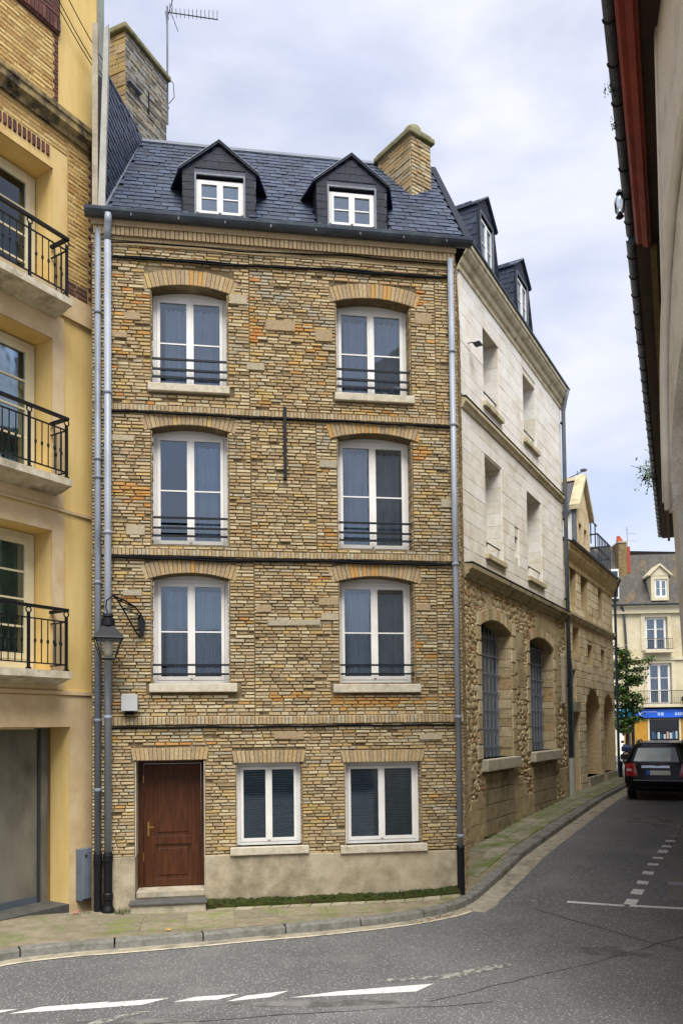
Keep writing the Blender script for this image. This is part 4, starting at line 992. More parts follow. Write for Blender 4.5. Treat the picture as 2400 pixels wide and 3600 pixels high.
# ================================================================== WHITE STONE BUILDING (side street)
wb = empty('white_stone_building', OW, AW, 'white ashlar building on a rubble stone ground floor beside the brick house', 'building')
WO = [(1.45, 2.55, 10.15, 11.9), (4.56, 5.72, 10.3, 12.02), (1.43, 2.6, 6.7, 8.92), (4.7, 6.05, 6.73, 8.97), (3.58, 3.88, 7.04, 7.56)]
LO = [(.92, 3.08, 2.15, 5.05, .2), (4.6, 7.0, 2.2, 5.02, .2)]
X1 = 8.45
b = wall_sheet(0, X1, 6.1, 12.9, WO, depth=.42); b.add([(0, 0, 6.1), (0, 4, 6.1), (0, 4, 12.9), (0, 0, 12.9)][::-1], [(0, 1, 2, 3)]); b.add([(X1, 0, 8), (X1, 4, 8), (X1, 4, 12.9), (X1, 0, 12.9)], [(0, 1, 2, 3)])
wwall = b.build('upper_wall', M_whmortar, wb)
rw2 = random.Random(15)
P = courses(0.0, X1, 6.24, 12.42, .3, .55, [(h[0]-.01, h[1]+.01, h[2], h[3]) for h in WO]+[(0, 9, 9.52, 9.74)], lambda x, z: rw2.randrange(3), rw2, joint=.006, proud=(.014, .02), jh=.12, jl=.3)
lay(wwall, 'ashlar_block', P, T_BLOCK, WH, 300)
RVb = MB()
for h in WO:
    z = h[2]
    while z < h[3]-.02:
        hh = min(.3, h[3]-z); RVb.box(h[1]-.012, h[1], .0, .4, z+.003, z+hh-.003, rw2.randrange(3)); RVb.box(h[0], h[0]+.012, .0, .4, z+.003, z+hh-.003, rw2.randrange(3)); z += .3
RVb.build('reveal_block_mass', WH, wwall, kind='stuff')
b = wall_sheet(0, X1, -.2, 6.1, LO, depth=.42); b.add([(0, 0, -.2), (0, 4, -.2), (0, 4, 6.1), (0, 0, 6.1)][::-1], [(0, 1, 2, 3)])
lwall = b.build('rubble_wall', M_rbmortar, wb)
rst = random.Random(17); bl = [(h[0]-.02, h[1]+.02, h[2]-.3, h[3]) for h in LO]+[(h[0]+.1, h[1]-.1, h[3], h[3]+.22) for h in LO]
def rt(x, z): return rst.choice((0, 0, 1, 2, 3, 4, 5, 1, 0)) if rst.random() > .03 else 6
P = courses(0, X1, .3, 6.05, .115, .15, bl, rt, rst, joint=.012, proud=(.012, .034), jl=.6, jh=.45)
# parts of the rubble were rendered over: bands above the arches, below the sills and low down
def rendered(x, z): return n3(x, z, .8, 5.5) > .3 or (z < 1.7 and n3(x, z, .9, 2.2) > .0) or (z > 5.5 and n3(x, z, .7, 9.1) > .1)
keepP = [(p[0]+rst.uniform(-.03, .03), p[1]+rst.uniform(-.035, .035), p[2]*rst.uniform(.7, 1.25), p[3]*rst.uniform(.75, 1.3), p[4], p[5], rst.uniform(-.5, .5), 0) for p in P if not rendered(p[0], p[1]) and .35 < p[1] < 5.95]
lay(lwall, 'rubble_stone', keepP, T_STONE, RB, 300, smooth=False)
pt = MB(); step = .16; x = 0
ren = courses(0, X1, .2, 6.05, .16, .3, bl, lambda x, z: 0, rst, joint=-.04, proud=(.025, .034), jl=.3)
pb = MB()
for (x, z, l, hh, pr, t_, r_, y0) in ren:
    if rendered(x, z): V, F = T_ROUGH[0]; pb.add([(x+a*l, y0+b_*pr, z+d*hh) for a, b_, d in V], F)
pb.build('render_mass', M_patch, lwall, kind='stuff')
# dressed stones round the big windows
qd = []
for h in LO:
    z = h[2]; k = 0
    while z < h[3]:
        hh = .32; qd.append((h[1]+(.16 if k % 2 else .11)+.01, z+hh/2, .3 if k % 2 else .2, hh-.015, .045, rst.choice((0, 1, 4)), 0, 0)); qd.append((h[0]-(.1 if k % 2 else .14)-.01, z+hh/2, .2 if k % 2 else .28, hh-.015, .045, rst.choice((0, 1, 4)), 0, 0)); z += hh; k += 1
    arc = arch_pts(h[0], h[1], h[3], h[4], 16)
    for p, q in zip(arc, arc[1:]):
        cx, cz = (p[0]+q[0])/2, (p[1]+q[1])/2; th = math.atan2(q[1]-p[1], q[0]-p[0]); qd.append((cx-sin(th)*.14, cz+cos(th)*.14, .13, .27, .042, rst.choice((0, 1, 2, 3, 4)), -th, 0))
lay(lwall, 'dressed_stone', qd, T_ROUGH, RB, 200)
RVb = MB()
for h in LO:
    z = h[2]
    while z < h[3]-.02:
        hh = min(rst.uniform(.18, .3), h[3]-z); RVb.box(h[1]-rst.uniform(.012, .03), h[1], .0, rst.uniform(.38, .41), z+.006, z+hh-.006, rst.choice((0, 1, 2, 3))); z += hh
RVb.build('reveal_stone_mass', RB, lwall, kind='stuff')
# cornices, strings and sills
def cornice(name, par, prof, x0, x1, mt=M_cornice, ret=True):
    path = [(x0, 0, 0, -1), (x1, 0, 0, -1)]
    o = MB().sweep(prof, path).build(name, mt, par); return o
cornice('eaves_cornice', wb, [(0, 12.42), (.04, 12.42), (.05, 12.5), (.04, 12.53), (.09, 12.57), (.12, 12.65), (.11, 12.69), (.17, 12.73), (.22, 12.8), (.23, 12.87), (.26, 12.88), (.26, 12.96), (0, 13.0)], -.05, X1+.16)
cornice('string_course', wb, [(0, 9.52), (.05, 9.52), (.08, 9.59), (.12, 9.64), (.12, 9.7), (0, 9.74)], 0, X1)
cornice('ground_floor_cornice', wb, [(0, 5.94), (.05, 5.94), (.06, 6.0), (.12, 6.03), (.13, 6.1), (.2, 6.13), (.21, 6.21), (0, 6.24)], -.02, X1, mat('dirty cornice', 'b5a888', '9d8f6e', scale=5, rough=.9, c3='6f6650', s3=2.5))
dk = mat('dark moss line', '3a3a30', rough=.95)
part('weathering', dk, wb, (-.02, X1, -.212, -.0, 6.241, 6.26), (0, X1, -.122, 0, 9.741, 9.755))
for h in WO[:4]: part('sill', M_cornice, wb, (h[0]-.08, h[1]+.12, -.1, .4, h[2]-.12, h[2]), bevel=.01)
for h in LO: part('sill', M_sill, wb, (h[0]-.05, h[1]+.2, -.16, .42, h[2]-.26, h[2]-.0), bevel=.02)
for h in LO:   # blocked panel of bigger stones below the sills
    pn = MB(); z = .5
    for k in range(4):
        x = h[0]+.05
        while x < h[1]-.1: l = rst.uniform(.4, .7); l = min(l, h[1]-.05-x); pn.box(x+.006, x+l-.006, -.05-.005*rst.random(), 0, z+.006, z+.32, 0); x += l
        z += .335
    pn.build('panel_stones', mat('panel stone', 'a8987a', '8d7d5e', scale=6, rough=.95, bump=.5, c3='67604a', s3=2), lwall, kind='stuff')
for h in WO[:4]:
    casement(wb, h[0]+.02, h[1]-.02, h[2]+.01, h[3]-.02, .34, M_white, G2, rows=2, back='none', rng=rst)
    r = MB(); r.tube([(h[0]+.02, .04, h[2]+.3), (h[0]+.03, -.02, h[2]+.22), (h[0]+.02, .04, h[2]+.08)], .014, 6); r.box(h[0], h[1], .05, .07, h[2]+.3, h[2]+.325); r.build('window_rail', M_iron, wb)
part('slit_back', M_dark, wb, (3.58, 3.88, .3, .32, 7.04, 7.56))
M_grille = mat('grey iron grille', '8a93a0', '7a838f', scale=5, rough=.5, spec=.4)
for h in LO:
    g = MB(); x = h[0]+.05
    while x < h[1]: g.box(x-.012, x+.012, .27, .295, h[2], h[3]+.12); x += .27
    z = h[2]+.25
    while z < h[3]+.1: g.box(h[0], h[1], .255, .27, z-.012, z+.012); z += .42
    g.box(h[0], h[0]+.08, .31, .38, h[2], h[3]+.15); g.box(h[1]-.09, h[1]-.01, .31, .38, h[2], h[3]+.05)
    go = g.build('grille', M_grille, wb); part('pane', mat('frosted pane', '75808c', '677079', scale=2, rough=.25, spec=.5), go, (h[0]+.02, h[1]-.02, .375, .385, h[2], h[3])); 
    am = MB(); arc = arch_pts(h[0]+.02, h[1]-.02, h[3], h[4]); am.prism([(p[0], p[1]) for p in arc][::-1], .38, .39); am.build('fanlight', M_dark, go)
# roof and dormers
ey, ez, ryy, rzz = -.26, 12.98, 1.15, 15.02
b = MB(); b.add([(.1, ey, ez), (X1+.2, ey, ez), (X1-.5, ryy, rzz), (.1, ryy, rzz)], [(0, 1, 2, 3)]); b.add([(X1+.2, ey, ez), (X1+.2, 3.2, ez), (X1-.5, ryy+.4, rzz), (X1-.5, ryy, rzz)], [(0, 1, 2, 3)]); b.add([(.1, ey, ez), (.1, 3.2, ez), (.1, ryy, rzz)], [(0, 1, 2)]); b.add([(.1, 3.2, ez), (X1, 3.2, ez), (X1-.5, ryy, rzz), (.1, ryy, rzz)], [(0, 1, 2, 3)])
wr = b.build('roof', M_slateback, wb)
SLw = math.hypot(ryy-ey, rzz-ez)
def wrp(s, t): return (.12+s, ey+(ryy-ey)*t/SLw, ez+.015+(rzz-ez)*t/SLw)
WD = [(.9, 2.12), (3.6, 4.9)]
def wkeep(s, t):
    x = .12+s
    if t > SLw-.04 or x > X1+.1-.6*t/SLw: return False
    z = ez+(rzz-ez)*t/SLw
    return not any(a+.02 < x < c-.02 and z < 14.35 for a, c in WD)
slate_field(wr, 'slate', wrp, 15, 44, wkeep, rs2, .2, .15, limit=200)
wdep = lambda z: ey+(ryy-ey)*(z-ez)/(rzz-ez)
for (a, c) in WD: dormer(wb, a, c, -.12, 13.02, 14.36, 14.8, wdep, a+.2, c-.2, 13.1, 14.28, flare=.02, gm=G2)
half_gutter([(.0, -.2, 0, -1), (X1+.16, -.2, 0, -1)], 13.02, .05, 'gutter', wb)
wp = MB(); wp.tube([(X1-.02, -.26, 12.95), (X1-.03, -.2, 12.7), (X1-.04, -.12, 12.3), (X1-.04, -.12, 1.9)], .06, 12); wpo = wp.build('downpipe', mat('blue grey downpipe', '5f6b75', '525d67', scale=3, rough=.5, spec=.4, c3='6f6a5c', s3=2), wb, smooth=True)
for z in (11.9, 9.0, 6.6, 4.0): part('bracket', M_iron, wpo, (X1-.2, X1-.03, -.1, -.06, z, z+.05))
MB().tube([(X1-.04, -.12, .5), (X1-.04, -.12, 1.9)], .075, 12).build('stone_guard', M_conc, wpo)
MB().tube([(X1+.28, -.1, 1.9), (X1+.28, -.1, 4.6), (X1+.1, -.08, 5.1)], .05, 10).build('second_pipe', mat('teal pipe', '3d5563', rough=.5), wpo); MB().tube([(X1+.28, -.1, .5), (X1+.28, -.1, 1.9)], .065, 10).build('stone_guard', M_conc, wpo)
tag(part('stone_bracket_post', M_stone, None, (0, .2, -.12, .03, 0, 1.45), bevel=.02), 'tall narrow stone block fixed to the rubble wall near its blue grey downpipe', 'stone block'); bpy.data.objects['stone_bracket_post'].location = loc(OW, AW, 7.85, 0, 3.5); bpy.data.objects['stone_bracket_post'].rotation_euler = (0, 0, AW)
fl_ = empty('floodlight', loc(OW, AW, .45, -.02, 11.05), AW, 'small floodlight on an arm high on the white wall', 'floodlight')
fl_.scale = (.55, .7, .6); MB().tube([(0, .02, 0), (0, -.25, 0)], .018, 6).build('arm', M_iron, fl_)
q = MB(); q.prism([(-.36, -.02), (-.16, -.02), (-.16, .05), (-.3, .1), (-.36, .06)], -.02, .38, 'x'); q.build('head', mat('white plastic', 'd6d6d2', rough=.4), fl_, bevel=.01); part('visor', M_iron, fl_, (-.02, .38, -.38, -.15, -.045, -.022))

# ================================================================== SANDSTONE ARCADE BUILDING
ab = empty('sandstone_building', OW, AW, 'honey coloured sandstone building with two pointed arches further up the side street', 'building')
A0, A1 = 8.62, 16.3; YA = .06
ARC = [(11.35, 13.6, 1.15, 3.45, .66), (14.25, 16.1, 1.15, 3.4, .62)]
AO = [(9.2, 10.3, .7, 3.25), (9.3, 10.0, 3.72, 4.6), (11.0, 12.0, 6.75, 7.9), (13.7, 14.4, 6.6, 7.8), (9.5, 10.3, 6.8, 8.0), (9.7, 10.6, 5.2, 6.0), (11.8, 12.6, 4.95, 5.6), (14.0, 14.7, 4.85, 5.6)]
b = wall_sheet(A0, A1, .2, 8.35, AO+ARC, depth=.55, y=YA); b.add([(A1, YA, .2), (A1, 5, .2), (A1, 5, 8.35), (A1, YA, 8.35)], [(0, 1, 2, 3)])
awall = b.build('wall', M_ssmortar, ab)
ra = random.Random(41); hl = [(h[0]-.02, h[1]+.02, h[2], h[3]) for h in AO]
for h in ARC:
    hl.append((h[0], h[1], h[2], h[3])); hl.append((h[0]+.12, h[1]-.12, h[3], h[3]+h[4]*.55)); hl.append((h[0]+.45, h[1]-.45, h[3]+h[4]*.5, h[3]+h[4]))
P = courses(A0, A1, .75, 7.85, .27, .48, hl+[(9, 17, 6.12, 6.42)], lambda x, z: ra.randrange(4), ra, joint=.012, proud=(.008, .022), y0=YA, jh=.25, jl=.4)
lay(awall, 'sandstone_block', P, T_ROUGH, SS, 300)
for h in ARC:   # filled back of the arched recesses
    bk = MB(); bk.add([(h[0], YA+.5, h[2]), (h[1], YA+.5, h[2]), (h[1], YA+.5, h[3]+h[4]), (h[0], YA+.5, h[3]+h[4])], [(0, 1, 2, 3)])
    bo = bk.build('arch_infill', M_ssmortar, ab); PP = courses(h[0], h[1], h[2], h[3]+h[4]*.4, .3, .6, [], lambda x, z: ra.choice((0, 2, 2)), ra, joint=.01, proud=(.01, .02), y0=YA+.5); lay(bo, 'sandstone_block', PP, T_ROUGH, SS, 40)
    part('arch_step', M_stone, ab, (h[0]+.02, h[1]-.02, YA-.1, YA+.5, .6, h[2]))
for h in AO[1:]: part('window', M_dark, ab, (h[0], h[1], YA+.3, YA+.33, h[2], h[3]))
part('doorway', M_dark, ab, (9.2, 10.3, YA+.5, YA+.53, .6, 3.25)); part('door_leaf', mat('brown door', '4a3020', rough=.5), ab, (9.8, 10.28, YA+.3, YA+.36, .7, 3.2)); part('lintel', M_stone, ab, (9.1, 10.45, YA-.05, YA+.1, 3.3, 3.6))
part('window_bars', M_rail, ab, (9.3, 10.0, YA+.1, YA+.15, 3.75, 4.58))
MB().sweep([(0, 6.15), (.06, 6.15), (.1, 6.25), (.14, 6.28), (.14, 6.36), (0, 6.4)], [(A0, YA, 0, -1), (A1+.1, YA, 0, -1)]).build('string_course', M_cornice, ab)
MB().sweep([(0, 7.8), (.05, 7.8), (.07, 7.92), (.16, 8.06), (.22, 8.18), (.24, 8.28), (.27, 8.3), (.27, 8.4), (0, 8.44)], [(A0, YA, 0, -1), (A1+.15, YA, 0, -1)]).build('eaves_cornice', mat('gold cornice', 'd3bd90', 'bea673', scale=5, rough=.85, bump=.2, c3='a08a5c', s3=3), ab)
half_gutter([(A0-.1, YA-.25, 0, -1), (A1+.2, YA-.25, 0, -1)], 8.46, .055, 'gutter', ab)
MB().tube([(A1-.02, -.24, 8.4), (A1-.0, -.1, 8.0), (A1, -.06, 7.6), (A1, -.06, .8)], .05, 8).build('downpipe', mat('dark downpipe', '39434b', rough=.5), ab)
b = MB(); b.add([(A0, YA-.25, 8.45), (A1, YA-.25, 8.45), (A1-.3, 2.0, 9.8), (A0, 2.0, 9.8)], [(0, 1, 2, 3)]); b.add([(A0, 2.0, 9.8), (A1-.3, 2.0, 9.8), (A1, 4.5, 8.4), (A0, 4.5, 8.4)], [(0, 1, 2, 3)]); b.add([(A1, YA-.25, 8.45), (A1, 4.5, 8.4), (A1-.3, 2.0, 9.8)], [(0, 1, 2)])
b.build('roof', SLT[3], ab)
# stone gable with two lights, its steep slate roof and a white dormer in front of it
gx0, gx1, gxm, gze, gza = 11.5, 13.5, 12.45, 10.2, 11.35
b = wall_sheet(gx0, gx1, 8.3, gze, [(11.8, 12.25, 8.75, 9.75), (12.6, 13.05, 8.75, 9.7)], depth=.25, y=.25); b.add([(gx0, .25, gze), (gx1, .25, gze), (gxm, .25, gza)], [(0, 1, 2)]); b.build('gable', SS[2], ab)
part('gable_window', M_dark, ab, (11.8, 12.25, .45, .47, 8.75, 9.75), (12.6, 13.05, .45, .47, 8.75, 9.7))
part('gable_cheek', M_white, ab, (gx0-.03, gx0+.05, .4, 3.2, 8.6, gze-.1)); part('cheek_corner', M_lead, ab, (gx0-.04, gx0+.06, .26, .4, 8.6, gze))
g = MB()
for (xa, za, xb, zb) in ((gx0-.12, gze-.08, gxm, gza+.06), (gxm, gza+.06, gx1+.12, gze-.08)): g.add([(xa, .1, za), (xb, .1, zb), (xb, .45, zb), (xa, .45, za), (xa, .1, za+.16), (xb, .1, zb+.16), (xb, .45, zb+.16), (xa, .45, za+.16)], [(0, 1, 2, 3), (4, 5, 6, 7), (0, 1, 5, 4), (3, 2, 6, 7), (0, 3, 7, 4), (1, 2, 6, 5)])
g.build('gable_coping', M_cornice, ab, fixn=True)
b = MB(); b.add([(gx0-.15, .4, gze-.1), (gxm, .4, gza+.04), (gxm, 3.5, gza+.04), (gx0-.15, 3.5, gze-.1)], [(0, 1, 2, 3)]); b.add([(gx1+.15, .4, gze-.1), (gxm, .4, gza+.04), (gxm, 3.5, gza+.04), (gx1+.15, 3.5, gze-.1)], [(0, 1, 2, 3)]); b.add([(gx0-.15, .4, gze-.2), (gx0-.15, 3.5, gze-.2), (gx0-.15, 3.5, gze-.1), (gx0-.15, .4, gze-.1)], [(0, 1, 2, 3)]); b.build('gable_roof', mat('old grey slates', '5a595b', '4a494c', scale=18, rough=.8, bump=.6, bscale=25), ab)
part('gable_ridge', SS[0], ab, (gxm-.08, gxm+.08, .45, 3.5, gza+.03, gza+.14))
t = MB()
for z in (8.7, 9.2, 9.7): t.box(13.7, 16.0, .0, .04, z, z+.05); t.box(15.96, 16.0, .0, 1.6, z, z+.05); t.box(13.7, 13.74, 0, 1.6, z, z+.05)
for k in range(9): x = 13.72+k*.28; t.box(x, x+.03, .0, .03, 8.45, 9.75)
for k in range(3): t.box(14.2+k*.8, 14.24+k*.8, .5, .54, 9.7, 10.6)
t.box(14.1, 16.0, .48, .52, 10.55, 10.6); t.build('roof_terrace_railing', mat('blue black steel', '27303b', rough=.45), ab)
part('terrace_box', mat('grey terrace shed', '6d737a', '5d636a', rough=.6), ab, (13.8, 15.9, .3, 2.0, 8.5, 9.3))
an2 = empty('small_roof_aerial', loc(OW, AW, 15.2, 1.0, 10.0), AW, 'small flat topped aerial above the roof terrace railing', 'aerial')
MB().tube([(0, 0, 0), (0, 0, 2.6)], .02, 6).build('mast', M_zincd, an2); a = MB(); a.tube([(-.4, -.4, 2.45), (.5, .5, 2.5)], .02, 5); a.tube([(-.5, -.4, 1.2), (.4, .3, 1.2)], .015, 5); a.lathe([(.12, 0), (.14, .05), (.04, .1)], (-.3, -.3, 2.45), 8); a.build('aerial_array', M_zincd, an2)

# ================================================================== CREAM BUILDING WITH SHOP (end of the street)
FA = rad(-4); FO = Vector((17.46, 52.0, 1.0)); fx = lambda p: (p-2140)*.01858; fz = lambda p: 1.85+(2552-p)*.01858
fb_ = empty('shop_building', FO, FA, 'cream building with blue shop sign and slate mansard closing the end of the street', 'building')
M_cr = mat('cream render', 'cfc4a6', 'c1b592', scale=1.5, rough=.9, bump=.15, c3='a3966f', s3=.8, t3=(.52, .8)); M_crp = mat('pale cream trim', 'd0c6a8', 'c2b898', scale=2, rough=.9); M_paleplaster = mat('off white render', 'd8d0ba', 'cbc2a9', scale=2, rough=.9)
FW = [(fx(2268), fx(2345), fz(2290), fz(2172)), (fx(2275), fx(2355), fz(2480), fz(2335))]
SH = [(fx(2272), fx(2378), fz(2615), fz(2532)), (fx(2400), fx(2440), fz(2640), fz(2540)), (fx(2212), fx(2224), fz(2640), fz(2532))]
b = wall_sheet(fx(2166), 9.5, -1, fz(2128), FW+SH, depth=.3); fwall = b.build('wall', M_cr, fb_)
b = wall_sheet(-6, fx(2166), -1, fz(2140), [(fx(2143), fx(2152), fz(2210), fz(2175))], depth=.2, y=-.05); b.build('side_wall', M_paleplaster, fb_)
part('upper_band', M_crp, fb_, (-6, 9.5, -.2, -.06, fz(2160), fz(2135)), (-6, 9.5, -.12, -.06, fz(2325), fz(2313)))
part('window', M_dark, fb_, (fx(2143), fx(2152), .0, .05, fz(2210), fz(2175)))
for h in FW:
    casement(fb_, h[0]+.03, h[1]-.03, h[2], h[3], .15, M_white, G1, rows=3, back='curtain', fw=.08, st=.07, bar=.04, rng=ra)
    part('surround', M_crp, fb_, (h[0]-.25, h[0]-.02, -.05, .0, h[2], h[3]+.2), (h[1]+.02, h[1]+.25, -.05, 0, h[2], h[3]+.2), (h[0]-.02, h[1]+.02, -.05, 0, h[3], h[3]+.2))
for (x0, x1, z0, z1) in ((fx(2264), fx(2355), fz(2290), fz(2250)), (fx(2235), fx(2420), fz(2480), fz(2432))):
    r = MB(); r.box(x0, x1, -.42, -.38, z1-.04, z1); r.box(x0, x1, -.42, -.38, z0+.05, z0+.09); x = x0
    while x < x1: r.box(x, x+.02, -.41, -.39, z0, z1); x += .13
    r.build('balcony_railing', mat('dark grey iron', '4a4a46', rough=.5), fb_); part('balcony_slab', M_crp, fb_, (x0-.05, x1+.05, -.5, 0, z0-.18, z0))
half_gutter([(-6, -.25, 0, -1), (9.5, -.25, 0, -1)], fz(2128), .12, 'gutter', fb_)
MB().tube([(fx(2185), -.3, fz(2135)), (fx(2197), -.12, fz(2155)), (fx(2203), -.1, fz(2300)), (fx(2205), -.1, fz(2650))], .07, 8).build('downpipe', M_gutter, fb_)
M_oldroof = mat('mossy old slates', '5a564f', '47443f', scale=3, rough=.9, bump=.6, bscale=8, c3='73603c', s3=.9, t3=(.5, .72), stretch=(1.5, 1.5, .5))
b = MB(); b.add([(fx(2190), -.1, fz(2126)), (9.5, -.1, fz(2126)), (9.5, 2.2, fz(1942)+.3), (fx(2190), 2.2, fz(1942)+.3)], [(0, 1, 2, 3)]); b.add([(-6, -.1, fz(2134)), (fx(2190), -.1, fz(2126)), (fx(2215), 2.4, fz(1910)+.4), (-6, 2.4, fz(1910)+.4)], [(0, 1, 2, 3)]); b.add([(fx(2190), -.1, fz(2126)), (fx(2215), 2.4, fz(1910)+.4), (fx(2215), 2.4, fz(2126))], [(0, 1, 2)])
b.add([(-6, 2.4, fz(1910)+.4), (9.5, 2.4, fz(1942)+.3), (9.5, 8, 6), (-6, 8, 6)], [(0, 1, 2, 3)]); b.build('roof', M_oldroof, fb_)
ch = part('chimney', mat('old brick chimney', '8a7650', '6f5d3e', scale=8, rough=.95, bump=.5, c3='4f4735', s3=2), fb_, (fx(2202), fx(2232), 1.2, 2.6, fz(2080), fz(1888))); part('chimney_cap', M_stone, ch, (fx(2200), fx(2234), 1.15, 2.65, fz(1892), fz(1886)))
for k, x in enumerate((2208, 2217, 2227)):
    MB().lathe([(.16, 0), (.14, .3), (.13, .42)], (fx(x), 1.5+.4*k, fz(1887)), 10).build('chimney_pot', mat('terracotta pot', 'c05a40', 'a84a33', rough=.8), ch)
part('shoulder', mat('red brick', 'a3503c', '8a4232', scale=10, rough=.9), ch, (fx(2232), fx(2245), 1.3, 2.5, fz(2000), fz(1905)))
dx0, dx1 = fx(2292), fx(2352); dzb, dze, dza = fz(2115), fz(2028), fz(1993)
b = wall_sheet(dx0, dx1, dzb, dze, [(fx(2304), fx(2348), fz(2104), fz(2040))], depth=.15, y=-.1); b.add([(dx0-.12, -.12, dze), (dx1+.12, -.12, dze), ((dx0+dx1)/2, -.12, dza)], [(0, 1, 2)]); b.add([(dx0, -.1, dzb), (dx0, 1.4, dzb), (dx0, 1.4, dze), (dx0, -.1, dze)], [(0, 1, 2, 3)]); dd = b.build('stone_dormer', M_crp, fb_)
for sgn in (-1, 1):
    m_ = (dx0+dx1)/2; xe = m_+sgn*((dx1-dx0)/2+.2); q = MB(); q.add([(xe, -.25, dze-.05), (m_, -.25, dza+.02), (m_, 1.8, dza+.02), (xe, 1.5, dze-.05), (xe, -.25, dze+.08), (m_, -.25, dza+.16), (m_, 1.8, dza+.16), (xe, 1.5, dze+.08)], [(0, 1, 2, 3), (4, 5, 6, 7), (0, 1, 5, 4), (1, 2, 6, 5), (2, 3, 7, 6), (3, 0, 4, 7)]); q.build('pediment_moulding', M_crp, dd, fixn=True)
casement(fb_, fx(2304), fx(2348), fz(2104), fz(2040), -.02, M_white, G3, rows=2, back='curtain', fw=.05, st=.06, name='dormer_window', rng=ra)
part('roof_window', M_white, fb_, (fx(2150), fx(2182), -.1, .1, fz(2105), fz(2000))); part('roof_window_pane', mat('dark blue pane', '2c3a4c', rough=.15, spec=.6), fb_, (fx(2155), fx(2178), -.13, -.1, fz(2098), fz(2050)), (fx(2155), fx(2178), -.13, -.1, fz(2040), fz(2008)))
# shopfront
M_och = mat('ochre shop panels', 'b98a2e', 'a87922', scale=3, rough=.7, c3='8d6720', s3=1.2)
part('shopfront', M_och, fb_, (fx(2172), fx(2212), -.06, 0, -.5, fz(2530)), (fx(2224), fx(2270), -.06, 0, -.5, fz(2530)), (fx(2380), 9.4, -.06, 0, -.5, fz(2530)), (fx(2270), fx(2380), -.06, 0, -.5, fz(2617)))
part('shop_window_frame', M_crp, fb_, (fx(2268), fx(2274), -.1, .05, fz(2618), fz(2530)), (fx(2375), fx(2381), -.1, .05, fz(2618), fz(2530)))
part('shop_window', mat('dark shop glass', '10141a', rough=.06, spec=.6), fb_, (fx(2274), fx(2375), .05, .08, fz(2615), fz(2532)))
q = MB(); rc = random.Random(2)
for k in range(9): x = fx(2282)+k*.19; q.box(x, x+rc.uniform(.08, .17), .0, .04, fz(2600), fz(2600)+rc.uniform(.25, .5), rc.randrange(3))
q.build('window_display', [mat('display blue', '2b4a66', rough=.6), mat('display pale', '9fb0b0', rough=.6), mat('display pink', 'b08a86', rough=.6)], fb_)
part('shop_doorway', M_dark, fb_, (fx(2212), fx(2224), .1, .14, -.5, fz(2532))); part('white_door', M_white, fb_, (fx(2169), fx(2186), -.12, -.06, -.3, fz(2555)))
part('fascia', M_dark, fb_, (fx(2166), 9.4, -.12, 0, fz(2530), fz(2490)))
M_sb = mat('blue sign', '1f55c8', '2a63d6', scale=.6, rough=.4); M_sc = mat('cyan sign', '1ba0d8', '35b0e0', scale=2, rough=.4); M_sw = mat('sign lettering', 'b9cdf0', '8fb2ea', scale=3, rough=.5)
sg = tag(part('shop_sign', M_sb, None, (fx(2219), fx(2394), -.26, -.13, fz(2526), fz(2497))), 'long blue shop sign with pale blurred lettering above the dark shop window', 'sign'); sg.location = FO; sg.rotation_euler = (0, 0, FA)
lt = MB()
lt.prism([(fx(2232), fz(2505)), (fx(2236), fz(2505)), (fx(2241), fz(2511)), (fx(2247), fz(2505)), (fx(2250), fz(2506)), (fx(2242), fz(2515)), (fx(2246), fz(2521)), (fx(2236), fz(2522)), (fx(2238), fz(2514))], -.275, -.261)
for (a, c) in ((2300, 2308), (2311, 2320), (2358, 2366), (2368, 2374), (2376, 2386)): lt.box(fx(a), fx(c), -.275, -.261, fz(2519), fz(2508))
lt.box(fx(2252), fx(2296), -.27, -.261, fz(2507), fz(2505)); lt.build('lettering', M_sw, sg, fixn=True)
s2 = tag(part('shop_sign', M_sc, None, (fx(2166), fx(2212), -.3, -.13, fz(2524), fz(2496)), bevel=.05), 'short bright cyan shop sign half hidden behind the young tree', 'sign'); s2.location = FO; s2.rotation_euler = (0, 0, FA)
hs = empty('hanging_sign', loc(FO, FA, fx(2392), -.5, fz(2512)), FA, 'red lozenge shop sign projecting above the right end of the blue sign', 'sign')
q = MB(); q.prism([(-.2, .2), (0, 0), (.2, .2), (0, .42)], -.05, .05); q.build('lozenge', mat('red sign', 'c23a52', rough=.4), hs); MB().tube([(0, .5, .45), (0, 0, .45)], .02, 5).build('arm', M_iron, hs)
rs_ = empty('round_sign', loc(FO, FA, fx(2387), -.6, fz(2463)), FA, 'small dark round sign sticking out above the shop balcony', 'sign'); MB().lathe([(.22, -.04), (.22, .04)], (0, 0, 0), 16).build('disc', M_iron, rs_); rs_.children[0].rotation_euler = (pi/2, 0, 0); MB().tube([(0, .6, 0), (0, 0, 0)], .02, 5).build('arm', M_iron, rs_)
an3 = empty('distant_aerial', loc(FO, FA, fx(2245), 1.9, fz(1900)), FA, 'thin comb aerial beside the terracotta chimney pots', 'aerial')
a = MB(); a.tube([(0, 0, 0), (0, 0, 1.4)], .02, 5); a.tube([(0, 0, .95), (.55, 0, .9)], .012, 4); a.tube([(0, 0, .45), (.6, 0, .4)], .012, 4); a.tube([(-.1, 0, 1.2), (.1, 0, 1.2)], .012, 4); a.build('array', M_zincd, an3)

